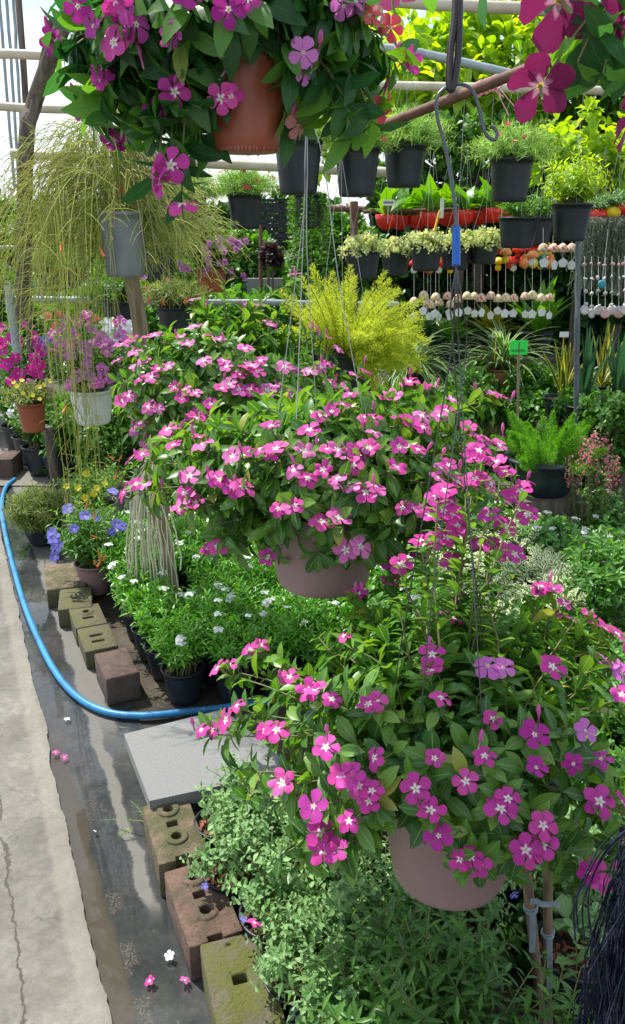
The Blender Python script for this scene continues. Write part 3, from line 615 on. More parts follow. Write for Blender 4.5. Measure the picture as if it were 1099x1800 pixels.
MB().tubes(spline([P(x, y, .93) for x, y in [(810, -260), (808, 0), (806, 90), (798, 148), (790, 152), (792, 90), (801, 0), (806, -260)]], 8), .0042, 10, ref=nrm(ray(800, 300))).build('loop', M['bwire'], tg)
# middle plant
FC = [(245,855),(262,860),(228,868),(330,870),(335,882),(322,900),(347,893),(335,845),(240,812),(255,806),(425,865),(408,862),(415,808),(385,845),(385,965),(370,970),(470,982),(487,800),(478,806),(462,798),(437,805),(390,850),(522,833),(540,846),(512,897),(520,893),(490,900),(565,925),(594,920),(608,968),(628,965),(592,798),(605,815),(627,822),(618,800),(640,795),(655,770),(652,797),(575,800),(570,830),(600,850),(625,865),(642,872),(655,862),(662,872),(588,862),(712,898),(736,906),(722,902),(770,830),(785,825),(775,872),(765,850),(800,855),(797,903),(788,890),(768,945),(750,952),(802,925),(845,780),(857,785),(872,790),(835,775),(720,680),(715,750),(738,740),(700,745),(690,705),(678,710),(710,683),(747,690),(762,690),(790,710),(780,730),(770,740),(740,760),(862,700),(850,697),(875,706),(910,860),(922,856),(855,855),(840,850),(350,780),(362,790),(300,762),(340,745),(310,792),(600,722),(580,732),(640,742),(655,745),(618,702),(545,765),(560,740),(480,760),(530,800),(700,790),(730,800),(690,830),(820,760)]
cb = P(568, 1000, 1.57)
root = thing('hanging_periwinkle', 'dense pink periwinkle in mauve pot in the middle, hanging over the jasmine bed', 'potted plant', tuple(cb), 'hanging periwinkles')
pot(root, cb + [0, 0, -.025], .088, .112, .165, M['mauve'], 64, .04)
ptop = cb + [0, 0, .12]
Cc = P(580, 828, 1.66)
periwinkle(root, Cc, (.395, .33, .165), ptop, .08, FC, 300, .052, .0205, lower=-.8, core=420, kinds=('mag', 'mag', 'pink'), face=.12, upw=.75)
# its hook
hk = thing('hanging_hook', 'thin steel wire with blue sleeve carrying the middle periwinkle', 'hook', tuple(P(540, 185, 1.45)))
MB().tubes(np.array([P(472, -120, 1.42), P(497, 0, 1.42), P(520, 90, 1.42), P(539, 160, 1.42)]), .0016, 8).build('wire', M['wire'], hk)
MB().tubes(np.array([P(539+.1*i, 158+i*2, 1.42) for i in range(15)]), .0042+.0007*(np.arange(15) % 2), 10).build('blue_sleeve', M['bluep'], hk)
for i, (a, mid) in enumerate([(2.8, (531, 400)), (1.6, (541, 470)), (.3, (600, 520)), (4.2, (533, 420))]):
    p = ptop + [.112*math.cos(a), .112*math.sin(a), .03]
    MB().tubes(spline([P(540, 188, 1.42), P(mid[0]*.5+270, 290, 1.43), P(*mid, 1.48), p], 8), .0009, 6).build('wire', M['lwire'], hk)
# back plant
FB = []
for (x, y) in [(345,580),(560,592),(548,582),(572,600),(475,580),(520,490),(440,540),(455,543),(345,532),(355,540),(262,600),(275,596),(215,612),(320,600),(330,612),(370,598),(385,605),(300,650),(280,655),(255,640),(395,640),(420,665),(430,655),(440,650),(400,650),(450,660),(390,690),(405,680),(420,690),(440,690),(455,700),(470,690),(485,685),(330,690),(310,685),(345,698),(320,705),(250,670),(270,668),(265,720),(280,722),(360,730),(345,742),(355,720),(300,765),(320,755),(370,715),(500,650),(515,655),(545,660),(530,700),(510,700),(560,650),(575,645),(580,680),(500,715),(480,720),(620,665),(640,660),(240,760),(260,780),(230,700),(210,640),(240,625),(590,620),(460,640),(430,620),(360,640),(250,750)]:
    FB.append((x, y))
bb = P(400, 760, 2.25)
root = thing('hanging_periwinkle', 'pale pink periwinkle behind the middle one, beside the leaning wooden post', 'potted plant', tuple(bb), 'hanging periwinkles')
pot(root, bb + [0, 0, -.04], .09, .115, .16, M['mauve'], 40, .04)
periwinkle(root, P(405, 690, 2.3), (.34, .32, .2), bb + [0, 0, .1], .08, FB, 260, .055, .022, lower=-.7, core=300, kinds=('pink', 'pink', 'mag'), nodes=7, face=.12, upw=.8, extra=14)
tp = np.array([P(x, y, 2.25) for x, y in [(345, 540), (395, 500), (440, 545), (520, 500), (480, 560), (550, 590), (420, 580), (380, 560)]]); n_ = len(tp)
mb = MB(); leafy(mb, np.tile(bb+[0, 0, .1], (n_, 1)), (tp+bb)/2 + [0, 0, .05], tp, 14, .055, L_PERI, t0=.3, sr=.002); mb.build('tall_shoots', [M['peri'], M['stem']], root)
# upper left plant, terracotta pot
FT = [(180,130),(185,140),(232,48,'dmag'),(215,85),(315,155),(300,165),(405,165),(390,170),(240,55),(105,75,'dmag'),(115,80),(180,50,'dmag'),(160,190,'dmag'),(310,72,'dmag'),(215,10),(205,5),(145,15,'dmag'),(275,193,'dmag'),(520,122,'lil'),(530,95,'lil'),(600,8,'lil'),(625,10,'lil'),(640,40,'red'),(690,95,'red'),(710,110,'mag'),(655,190,'red'),(640,215,'red'),(665,180,'red'),(512,218,'peach'),(652,30,'peach'),(680,55,'red'),(150,205,'dmag'),(205,235,'dmag'),(330,0,'dmag'),(440,0),(400,20,'dmag')]
tb = P(431, 268, .98)
root = thing('hanging_periwinkle', 'big leafy periwinkle in terracotta pot hanging at the upper left', 'potted plant', tuple(tb), 'hanging periwinkles')
pot(root, tb, .043, .058, .155, M['terra'], 64, .06)
# broken ragged foot of the pot
mb = MB(); a = np.linspace(0, 6.28, 60, endpoint=False)
mb.leaves(ltmpl(1, lambda t: .4 if t < .5 else .15, 0, 0), tb + np.stack([.0425*np.cos(a), .0425*np.sin(a), 0*a+.004], 1), np.array([0, 0, -1.]) + .1*rng.normal(0, 1, (60, 3)), np.stack([np.cos(a), np.sin(a), 0*a], 1), rng.uniform(.002, .0055, 60))
mb.build('ragged_foot', M['terra'], root)
Ct = P(395, 70, 1.04)
def topix(q):
    d = np.array(q) - CAM; f_ = d[1]*cs - d[2]*sn; return 549.5 + FPX*d[0]/f_, 900 - FPX*(d[1]*sn + d[2]*cs)/f_
def rejt(q):
    x, y = topix(q); return (x > 425 and x < 520 and y > 60) or (x > 330 and y > 235)
def rj1(q):
    x, y, f_ = topixv(q); return (x > 392 + 25*np.sin(y*.05)) & (x < 500) & (y > 75) & (f_ < 1.02)
REJ.append(rj1)
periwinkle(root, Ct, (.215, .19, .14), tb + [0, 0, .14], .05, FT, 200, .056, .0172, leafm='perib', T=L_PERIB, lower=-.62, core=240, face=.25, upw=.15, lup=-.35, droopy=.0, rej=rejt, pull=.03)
hang = np.array([P(x, y, .95) for x, y in [(300, 280), (280, 300), (320, 335), (270, 250), (240, 220), (200, 200), (150, 150), (590, 200), (620, 225), (655, 215), (120, 90), (345, 270), (225, 190), (180, 170), (310, 240), (340, 220), (290, 200)]]); n_ = len(hang)
p0 = np.tile(tb + [-.03, -.03, .15], (n_, 1)); mb = MB()
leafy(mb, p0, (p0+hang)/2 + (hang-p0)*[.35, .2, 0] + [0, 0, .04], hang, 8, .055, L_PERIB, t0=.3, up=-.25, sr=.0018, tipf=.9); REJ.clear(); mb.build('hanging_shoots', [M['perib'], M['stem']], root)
for x, y, nv in [(300, 290, (-.2, -.9, .1)), (281, 318, (-.9, -.3, .2)), (268, 306, (-1, -.1, .1)), (320, 357, (0, -.3, 1))]: flower(root, 'mag', P(x, y, .91), nv, .021)
wires(root, [tb + [.068*math.cos(a), .068*math.sin(a), .15] for a in (0.3, 2.4, 4.4)], tb + [0, 0, .6], 'wire', .0012)
# close plant, upper right
root = thing('hanging_periwinkle', 'wine-red periwinkle branch very close at the upper right corner', 'potted plant', tuple(P(1150, -60, .52)), 'hanging periwinkles')
for x, y, r_, nv in [(985, -2, .029, (-.1, .9, .55)), (950, 152, .021, (.1, .8, .5)), (1112, 10, .026, (-.5, .6, .3)), (1112, 205, .022, (-.8, .6, .3)), (690, -18, .02, (0, .5, .8))]:
    t_ = .52 if x > 800 else .6; flower(root, 'wine', P(x, y, t_), nv, r_)
mb = MB(); e = P(1120, -40, .53); ends = np.array([P(985, 0, .53), P(955, 148, .53), P(1060, 130, .53), P(1105, 195, .53), P(1015, 110, .53), P(690, -20, .6)]); k = len(ends); e = np.tile(e, (k, 1))
leafy(mb, e, (e+ends)/2+[0, 0, .02], ends, 3, .035, L_PERIB, t0=.6, sr=.0011)
for x0, y0, x1, y1, s_ in [(1000, -20, 1015, 125, .052), (1075, 60, 1000, 130, .04), (1040, 60, 1110, 150, .042), (1100, 40, 1050, 100, .05), (1060, -20, 1100, 70, .05)]:
    a_, b_ = P(x0, y0, .54), P(x1, y1, .54); mb.leaves(L_PERIB, a_[None], (b_-a_)[None], np.array([[0., -1, .3]]), s_, 1.3)
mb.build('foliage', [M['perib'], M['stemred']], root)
# ------------------------------------------------------------ leaning wooden post with raffia
pbase = PZ(308, 1112, 0); ptp = P(205, 238, 2.78)
def along(t): return pbase + (ptp - pbase)*t
root = thing('wooden_post', 'leaning pale wooden post with raffia tied round it, standing in the jasmine bed', 'post', tuple(pbase))
tt = np.linspace(0, 1, 24)[:, None]; L = pbase + (ptp-pbase)*tt + rng.normal(0, .003, (24, 3))
MB().tubes(L, .032 - .005*tt[:, 0] + rng.normal(0, .0012, 24), 12).build('trunk', M['post'], root)
zt = 1.6; c0 = along(.28)
n_ = 34; a = rng.uniform(2.6, 5.2, n_); p0 = along(.38) + np.stack([.04*np.cos(a), .04*np.sin(a), rng.uniform(-.03, .03, n_)], 1)
Ls = rng.uniform(.4, .72, n_); k = np.linspace(0, 1, 9); dr = np.stack([np.cos(a)*rng.uniform(-.02, .15, n_)-.01, np.sin(a)*.05, 0*a], 1)
pts = p0[:, None] + dr[:, None]*np.sqrt(k)[None, :, None] + np.array([.06, 0, -1.])*Ls[:, None, None]*k[None, :, None] + rng.normal(0, .004, (n_, 9, 3))
mb = MB().tubes(pts, rng.uniform(.0014, .0034, n_), 4); 
for q in range(7): 
    an = np.linspace(0, 6.28, 20); z = along(.38 + q*.004)
    mb.tubes(z + np.stack([.036*np.cos(an), .036*np.sin(an), .003*np.sin(an*2+q)], 1), .0025, 5, ref=UP)
o = mb.build('raffia', M['raffia'], root)
sp = MB(); 
for q in range(7):
    z = along(.36) + [.01*q-.02, -.042, 0]; sp.tubes(np.array([z, z + [rng.uniform(-.01, .02), -.01, rng.uniform(.06, .14)]]), np.array([.006, .0015]), 4)
sp.build('splinters', M['raffia'], root)
sb = along(.03) + [.07, -.02, .07]
MB().tubes(np.array([along(.06), sb + [.02, -.02, .01]]), np.array([.022, .015]), 8).build('knot_stub', M['post'], root)
# ------------------------------------------------------------ generic plants
def dome(root, C, R, base, n, nodes, size, T, mats, t0=.25, zmin=-.15, up=.2, sr=.0012, name='foliage', fwd=.5, inner=.55, spread=.04, core=0, arch=.02, tipf=.6):
    C = np.array(C, float); R = np.array(R, float); e = sph(n, zmin, 1); tips = C + e*R*rng.uniform(inner, 1.04, (n, 1))
    a = rng.uniform(0, 6.28, n); q = np.sqrt(rng.uniform(0, 1, n))*spread
    P0 = np.array(base) + np.stack([q*np.cos(a), q*np.sin(a), 0*a], 1); ctr = (P0+tips)/2; ctr[:, 2] += arch
    ctr[:, :2] += (tips-P0)[:, :2]*-.08
    mb = MB(); leafy(mb, P0, ctr, tips, nodes, size, T, t0=t0, sr=sr, up=up, fwd=fwd, tipf=tipf)
    if core:
        e = sph(core, -.3, 1); mb.leaves(T, C + e*R*rng.uniform(.2, .8, (core, 1)), e*.4 + rng.normal(0, .6, (core, 3)) + UP*.3, UP + e, size*rng.uniform(.6, 1, core))
    return mb.build(name, mats, root)
def dome_flowers(root, C, R, n, kinds, fr, zmin=-.1, face=.4, upn=.5, cam_side=True):
    C = np.array(C); R = np.array(R); k = 0
    for e in sph(n*3, zmin, 1):
        if k >= n: break
        if cam_side and e[1] > .35: continue
        k += 1; p = C + e*R*1.02; flower(root, random.choice(kinds), p, nrm(e*.6 + UP*upn + nrm(CAM-p)*face + rng.normal(0, .2, 3)), fr*rng.uniform(.8, 1.1))
def potted(px, py, t=None, z=0., name='potted_plant', label='', cat='potted plant', group=None, pr=.08, ph=.14, potm='black', H=.2, Rr=.14, n=40, nodes=6, size=.04, T=None, mats=None, loc=None, bark=False, core=0, **kw):
    b = np.array(loc) if loc is not None else (P(px, py, t) if t else PZ(px, py, z))
    root = thing(name, label, cat, tuple(b), group)
    pot(root, b, pr*.75, pr, ph, M[potm], 28)
    if bark: chips(root, b + [0, 0, ph*.87], pr*.9, int(90*pr/.08))
    C = b + [0, 0, ph + H*.45]; R = np.array([Rr, Rr, H*.58])
    dome(root, C, R, b + [0, 0, ph*.85], n, nodes, size, T, mats, spread=pr*.7, core=core, **kw)
    return root, C, R
def place_bed(protos, spots, labels, group):
    used = set()
    for i, (x, y, z) in enumerate(spots):
        j = i % len(protos); lab = labels(i) if callable(labels) else labels
        if j not in used: o = protos[j]; used.add(j); o.location = (x, y, z); o['label'] = lab; o['group'] = group
        else: dup(protos[j], (x, y, z), lab, random.uniform(0, 6.28), random.uniform(.9, 1.1), ch=KIDS[protos[j].name])
KIDS = {}
def protos_of(fn, k):
    out = []
    for i in range(k):
        r = fn(i); KIDS[r.name] = kids(r); out.append(r)
    return out
# jasmine bed
def mk_jas(i):
    r, C, R = potted(0, 0, loc=(0, 0, 0), name='potted_jasmine', cat='potted plant', label='x', pr=.075, ph=.13, H=.2, Rr=.13, n=58, nodes=6, size=.046, T=L_LANCE, mats=[M['jas'], M['stem']], t0=.35, fwd=.75, zmin=-.1, up=.25, core=60)
    dome_flowers(r, C, R, [2, 3, 1][i], ['white'], .019, zmin=.5, upn=1.2, cam_side=False)
    return r
spots = []
for j in range(8):
    Y = 2.50 + j*.155
    for i in range(8):
        x = kx(Y) + .27 + i*.17 + rng.uniform(-.02, .02) + (.03 if j == 0 else 0)
        if x > .5 - j*.0: continue
        y = Y + rng.uniform(-.02, .02)
        if abs(x - along((.15)/1.9)[0]) < .085 and 2.90 < y < 3.14: continue
        spots.append((x, y, .004))
def lab(i):
    return {0: 'front corner jasmine pot closest to the brown brick and the hose', 1: 'second jasmine pot from the brown brick in the front row by the hose'}.get(i, 'glossy dwarf jasmine with small white flowers in the packed bed of black pots')
place_bed(protos_of(mk_jas, 3), spots, lab, 'potted jasmine in the dense bed')
# variegated bed
def mk_var(i):
    r, C, R = potted(0, 0, loc=(0, 0, 0), name='variegated_shrub', label='x', pr=.075, ph=.12, H=.17, Rr=.125, n=50, nodes=6, size=.036, T=L_ROUND, mats=[M['varieg'], M['stem']], t0=.3, fwd=.6, zmin=-.1, up=.2, core=50)
    return r
spots = [(x + rng.uniform(-.03, .03), y + rng.uniform(-.03, .03), .004) for y in np.arange(2.75, 4.0, .19) for x in np.arange(.42 if y < 3.5 else .2, .42+.5+(y-2.6)*.35, .2)]
place_bed(protos_of(mk_var, 2), spots, 'low shrub with cream-edged variegated leaves in the pale bed behind the hanging pots', 'variegated shrubs in the pale bed')
# taller white-flowered shrubs at the right
def mk_wh(i):
    r, C, R = potted(0, 0, loc=(0, 0, 0), name='white_flowered_shrub', label='x', pr=.1, ph=.12, H=.2, Rr=.19, n=64, nodes=8, size=.062, T=L_ROUND, mats=[M['white_leaf'], M['stem']], t0=.25, fwd=.5, zmin=-.3, core=70)
    dome_flowers(r, C, R, 5, ['white'], .02, zmin=.2, upn=1)
    return r
spots = [(.88, 3.78, .004), (1.12, 3.55, .004), (1.4, 3.6, .004), (1.3, 3.25, .004), (1.62, 3.3, .004), (1.15, 3.95, .004), (1.5, 3.95, .004), (1.75, 3.75, .004)]
place_bed(protos_of(mk_wh, 2), spots, 'dark green shrub with broad leaves and white flowers at the right edge', 'white-flowered shrubs at the right')
# silvery herbs, lower centre
def mk_sil(i):
    r, C, R = potted(0, 0, loc=(0, 0, 0), name='silvery_herb', label='x', pr=.07, ph=.12, H=.19, Rr=.125, n=42, nodes=9, size=.025, T=L_SPOON, mats=[M['silver'], M['stem']], t0=.25, fwd=.35, zmin=-.45, up=.1, core=0, bark=True, arch=.05, inner=.7)
    return r
sil = [((425, 1395), 'silvery-leaved herb next to the grey granite slab'), ((405, 1480), 'silvery-leaved herb with bark-filled pot behind the tan block'), ((520, 1440), 'silvery herb just below the left flowers of the nearest periwinkle'), ((480, 1560), 'silvery herb beside the reddish block'), ((590, 1530), 'silvery herb left of the nearest mauve pot'), ((520, 1660), 'silvery herb beside the green mossy block'), ((620, 1630), 'silvery herb under the nearest mauve pot'), ((570, 1770), 'silvery herb at the bottom edge of the photo'), ((700, 1560), 'silvery herb directly behind the nearest mauve pot'), ((620, 1420), 'silvery herb half hidden behind the nearest periwinkle'), ((1000, 1560), 'silvery herb right of the two taped stakes'), ((1010, 1450), 'silvery herb behind the dark wooden stake'), ((820, 1560), 'silvery herb behind the nearest mauve pot, toward the right'), ((900, 1480), 'silvery herb behind the taped stakes')]
ps = protos_of(mk_sil, 3)
for i, ((x, y), lb) in enumerate(sil):
    p = PZ(x, y, .2); q = (p[0], p[1], .004)
    o = ps[i] if i < 3 else dup(ps[i % 3], q, lb, random.uniform(0, 6), random.uniform(.9, 1.12), ch=KIDS[ps[i % 3].name])
    o.location = q; o['label'] = lb; o['group'] = 'silvery herbs by the kerb'
for i, (x, y) in enumerate([(362, 1560), (372, 1555), (430, 1617), (738, 1577), (907, 1470)]):
    pass
# little blue and magenta blossoms caught in the herbs
for i, (x, y, z, kd, r_, lb) in enumerate([(360, 1558, .2, 'blue', .008, 'tiny blue blossom caught in the silvery herb by the reddish block'), (428, 1616, .2, 'blue', .009, 'tiny blue blossom next to a fallen magenta flower'), (448, 1622, .21, 'mag', .017, 'magenta flower dropped on the silvery herb by the green mossy block'), (742, 1577, .2, 'blue', .01, 'tiny blue blossom right of the nearest mauve pot'), (905, 1574, .2, 'blue', .011, 'tiny blue blossom left of the taped stakes')]):
    o = bpy.data.objects.new('fallen_flower', FM[kd][0]); COL.objects.link(o); o.location = tuple(PZ(x, y, z+.03)); o.scale = (r_,)*3; o.rotation_euler = (.5, .2, i)
    tag(o, lb, 'flower')
# darker lance-leaved herbs along the bottom
def mk_herb(i):
    r, C, R = potted(0, 0, loc=(0, 0, 0), name='leafy_herb', label='x', pr=.08, ph=.13, H=.27, Rr=.15, n=24, nodes=9, size=.046, T=L_LANCE, mats=[M['herb'], M['stemred']], t0=.2, fwd=.45, zmin=-.3, up=.1, core=8, arch=.05, inner=.6)
    return r
ps = protos_of(mk_herb, 2)
hb = [((700, 1690), 'green narrow-leaved herb below the nearest mauve pot'), ((790, 1650), 'green narrow-leaved herb left of the two taped stakes'), ((640, 1770), 'green narrow-leaved herb at the bottom edge, left part'), ((760, 1790), 'green narrow-leaved herb at the bottom edge, centre'), ((850, 1800), 'green narrow-leaved herb in front of the taped stakes'), ((985, 1860), 'green narrow-leaved herb in the bottom right corner')]
for i, ((x, y), lb) in enumerate(hb):
    p = PZ(x, y, .26); q = (p[0], p[1], .004)
    o = ps[i] if i < 2 else dup(ps[i % 2], q, lb, random.uniform(0, 6), random.uniform(.9, 1.1), ch=KIDS[ps[i % 2].name])
    o.location = q; o['label'] = lb; o['group'] = 'leafy herbs at the bottom'
# more low pots filling the shade under the nearest periwinkle and right of it
def mk_mid(i):
    r, C, R = potted(0, 0, loc=(0, 0, 0), name='shaded_shrub', label='x', pr=.08, ph=.13, H=.24, Rr=.15, n=40, nodes=8, size=.045, T=L_ROUND, mats=[M['mid'], M['stem']], t0=.25, zmin=-.3, core=40)
    return r
ps = protos_of(mk_mid, 2)
spots = [(x + rng.uniform(-.03, .03), y + rng.uniform(-.03, .03), .004) for y in (1.75, 2.02, 2.29, 2.56) for x in np.arange(.25, 1.35, .24)]
place_bed(ps, spots, 'plain green potted shrub in the shade behind the nearest periwinkle', 'shrubs in the shade behind the nearest periwinkle')
r, C, R = potted(1000, 1760, z=0, name='potted_seedling', label='black pot of bark chips with a few pale leaves beside the stakes', pr=.085, ph=.16, H=.1, Rr=.06, n=4, nodes=3, size=.05, T=L_ROUND, mats=[M['silver'], M['stem']], bark=True)
r, C, R = potted(385, 1500, z=0, name='potted_seedling', label='small black pot of bark chips tucked against the tan mossy block', pr=.06, ph=.11, H=.08, Rr=.05, n=3, nodes=3, size=.03, T=L_ROUND, mats=[M['silver'], M['stem']], bark=True)
# stakes
def stake(pa, pb_, ta, tb_, r_, label, mat='stakew', tie=None):
    a, b = P(*pa, ta), P(*pb_, tb_); b2 = a + (b-a)*((0-a[2])/(b[2]-a[2])); root = thing('wooden_stake', label, 'stake', tuple(b2), 'stakes by the nearest mauve pot')
    k = np.linspace(0, 1, 10)[:, None]; MB().tubes(a+(b2-a)*k + rng.normal(0, .001, (10, 3)), r_, 10).build('pole', M[mat], root)
    for (ty, ln, dx) in tie or []:
        f = (ty-pa[1])/(pb_[1]-pa[1]); c = a+(b-a)*f
        an = np.linspace(0, 6.28, 18); mb = MB()
        for q in range(3): mb.tubes(c + np.stack([(r_+.002)*np.cos(an), (r_+.002)*np.sin(an), .003*np.sin(an+q) + .003*q], 1), .0022, 5, ref=UP)
        pts = np.array([c + [dx*.2*i/4, -r_-.002-.003*math.sin(i), -ln*i/4] for i in range(5)]); wv = np.array([.006, 0, 0])
        V = np.concatenate([pts - wv, pts + wv]); mb.add(V, [[i, i+1, i+6, i+5] for i in range(4)])
        mb.build('plastic_tie', M['tape'], root)
stake((921, 1480), (945, 1720), 1.45, 1.62, .010, 'brown stake wrapped with a bluish plastic tie, left of its neighbour', tie=[(1590, .10, .05)])
stake((962, 1480), (963, 1730), 1.5, 1.66, .0095, 'brown stake with a white plastic tie, right of its neighbour', tie=[(1635, .15, .08)])
stake((1020, 1430), (1050, 1580), 1.7, 1.85, .012, 'dark wooden stake near the right edge', 'dwood')
tp_ = MB(); a, b = P(932, 1585, 1.47), P(985, 1592, 1.5); pts = np.array([a + (b-a)*i/5 + [0, 0, .003*math.sin(i*2)] for i in range(6)]); V = np.concatenate([pts - [0, 0, .007], pts + [0, 0, .007]])
tp_.add(V, [[i, i+1, i+7, i+6] for i in range(5)]); tag(tp_.build('plastic_strip', M['tape']), 'clear plastic strip joining the two stakes', 'plastic strip')
# dark fibre bundle at the right edge
c0 = P(1172, 1800, .8); root = thing('fibre_bundle', 'blue-black stringy fibre bundle hanging at the lower right edge', 'fibre bundle', tuple(c0))
top = P(1200, 1410, .8); n_ = 1500; a = rng.uniform(0, 6.28, n_); rr_ = rng.uniform(.028, .048, n_); k = np.linspace(0, 1, 12)
ax = top + (c0 - top)*k[:, None]*1.25; prof = np.interp(k, [0, .12, .35, .7, 1], [.15, .75, 1, 1.15, 1.2])
pts = ax[None] + np.stack([np.cos(a)[:, None]*rr_[:, None]*prof, np.sin(a)[:, None]*rr_[:, None]*prof, 0*a[:, None]*prof], -1) + np.cumsum(rng.normal(0, .0045, (n_, 12, 3)), 1)
MB().tubes(pts, rng.uniform(.0003, .0010, n_), 4).build('fibres', M['fibre'], root)
MB().tubes(ax, .03*prof + .001, 14).build('core', M['fibre'], root)
lo = np.array([spline([P(1099, 1462, .78), P(1060, 1500, .78), P(1036, 1545, .78), P(1016+q*3, 1590, .78), P(1018+q*4, 1650, .78)], 5) + rng.normal(0, .004, 3) for q in range(5)])
MB().tubes(lo, .0010, 4).build('loose_strands', M['fibre'], root)
# ------------------------------------------------------------ firecracker plant with the grey pot
gp = P(222, 486, 2.72); root = thing('firecracker_plant', 'wispy yellow-green cascading plant in a weathered grey pot tied high on the post', 'potted plant', tuple(gp))
pot(root, gp, .062, .076, .205, M['greypot'], 40, .06, ribs=1)
top = gp + [0, 0, .2]
n_ = 500; a = rng.uniform(0, 6.28, n_); a = a[(a < 3.6) | (a > 5.9) | (rng.uniform(0, 1, n_) < .12)]; n_ = len(a); out = rng.uniform(.08, .40, n_)*np.where(np.cos(a) > 0, .75, 1.0); hgt = rng.uniform(.02, .42, n_)*(1.15-out); drop = rng.uniform(.05, .38, n_)*np.where(np.cos(a) < .1, 1.1, .5)
o_ = np.stack([np.cos(a)*out - .05, np.sin(a)*out*.75, 0*a], 1)
A0 = np.tile(top, (n_, 1)) + o_*.08; A1 = top + o_*.4 + UP*hgt[:, None]*1.6; A2 = top + o_*1.05 + UP*(hgt[:, None]*.4); A3 = top + o_*1.3 - UP*drop[:, None] + rng.normal(0, .02, (n_, 3))
def cub(A0, A1, A2, A3, t): t = t[..., None]; return (1-t)**3*A0[:, None] + 3*(1-t)**2*t*A1[:, None] + 3*(1-t)*t*t*A2[:, None] + t**3*A3[:, None]
tk = np.linspace(0, 1, 14); mb = MB().tubes(cub(A0, A1, A2, A3, np.tile(tk, (n_, 1))), .001, 4)
nt_ = 12; ts_ = rng.uniform(.25, 1, (n_, nt_)); pos = cub(A0, A1, A2, A3, ts_).reshape(-1, 3); m_ = len(pos)
d0 = np.repeat(nrm(o_), nt_, 0)*.75 + rng.normal(0, .4, (m_, 3)) + UP*rng.uniform(-.7, .35, (m_, 1)); ln = rng.uniform(.04, .12, (m_, 1)); kk = np.linspace(0, 1, 4)
tw = pos[:, None] + nrm(d0)[:, None]*ln[:, None]*kk[None, :, None] - UP*(ln[:, None]*.4)*(kk**2)[None, :, None]
mb.tubes(tw, .0010, 3); mb.build('cascading_twigs', M['rus'], root)
# long hanging strands over the white pot
n_ = 17; xs = rng.uniform(-.2, -.04, n_); s0 = top + np.stack([xs-.05, rng.uniform(-.25, -.05, n_), rng.uniform(-.1, .1, n_)], 1); L_ = rng.uniform(.55, .95, n_)
s1 = s0 + np.stack([.35*(-.13-xs)*.6, 0*xs, 0*xs], 1)
pts = s0[:, None] + (s1-s0)[:, None]*kk[None, :, None] - UP*L_[:, None, None]*np.linspace(0, 1, 4)[None, :, None]
mb = MB().tubes(pts, .0012, 4)
pp = (s0[:, None] + (s1-s0)[:, None]*rng.uniform(.2, 1, (n_, 16, 1)) - UP*(L_[:, None, None]*rng.uniform(.2, 1, (n_, 16, 1)))).reshape(-1, 3); m_ = len(pp)
dd = rng.normal(0, .35, (m_, 3)) - UP*.5; ln = rng.uniform(.03, .09, (m_, 1)); mb.tubes(pp[:, None] + nrm(dd)[:, None]*ln[:, None]*kk[None, :, None] - UP*ln[:, None]*.4*(kk**2)[None, :, None], .0008, 3)
mb.build('hanging_strands', M['rus'], root)
for x, y, t_ in [(210, 325, 2.6), (108, 425, 2.5), (175, 435, 2.5), (118, 712, 2.5), (172, 970, 2.9), (178, 985, 2.9), (165, 985, 2.9), (185, 975, 2.9), (160, 940, 2.9), (165, 900, 2.9), (155, 880, 2.8), (215, 800, 3.4), (205, 830, 3.4), (262, 520, 2.9), (285, 522, 2.9), (330, 520, 2.9), (190, 800, 3.4)]:
    p = P(x, y, t_); d = nrm(np.array([rng.normal(0, .4), rng.normal(0, .4), -1])); MB().tubes(spline([p, p + [rng.normal(0, .02), 0, .15], p*.5 + (top - [.1, .1, 0])*.5 + [0, 0, .05], top + [-.05, -.03, .02]], 6), .0007, 3).build('flower_strand', M['rus'], root); MB().tubes(np.array([p, p+d*.02, p+d*.03]), np.array([.0015, .0035, .005]), 6).build('orange_flower', M['f_or'], root)
# ------------------------------------------------------------ pipes and poles
def pipe(pts, r_, mat, label, name='pipe', cat='pipe', ref=None, seg=10, group=None):
    L = np.array([P(*p) for p in pts]); 
    if len(L) > 2: L = spline(L, 6)
    else: L = L[0] + (L[1]-L[0])*np.linspace(0, 1, 12)[:, None] + rng.normal(0, .0015, (12, 3))
    return tag(MB().tubes(L, r_, seg, ref=ref).build(name, M[mat], org=L[0]), label, cat, group)
pipe([(440, -14, 3.0), (960, 18, 3.0)], .022, 'bamboo', 'thick pale pole along the top edge of the photo', 'overhead_pole', 'pole')
pipe([(-160, 92, 3.2), (330, 104, 3.2)], .018, 'bamboo', 'pale horizontal pole at upper left, higher of the two', 'overhead_pole', 'pole')
pipe([(-160, 177, 3.2), (360, 206, 3.3)], .017, 'bamboo', 'pale horizontal pole at upper left, lower of the two', 'overhead_pole', 'pole')
pipe([(20, 270, 4.1), (720, 305, 4.1)], .024, 'bamboo', 'pale horizontal pole behind the terracotta pot', 'overhead_pole', 'pole')
pipe([(660, 150, 4.2), (1300, 165, 4.2)], .022, 'bamboo', 'pale horizontal pole behind the rusty slanting pipe', 'overhead_pole', 'pole')
pipe([(560, 78, 4.6), (690, 86, 4.6), (780, 102, 4.6), (900, 130, 4.6)], .024, 'galv', 'bent grey-green pipe above the slanting rusty pipe', 'overhead_pipe')
pipe([(560, 262, 3.9), (690, 214, 3.3), (1010, 88, 2.6), (1180, 15, 2.4)], .019, 'rust', 'rusty brown pipe slanting up to the upper right', 'overhead_pipe')
pipe([(622, 355, 4.2), (624, 1000, 4.6)], .022, 'rust', 'rusty vertical post behind the lower row of hanging pots', 'post', 'post')
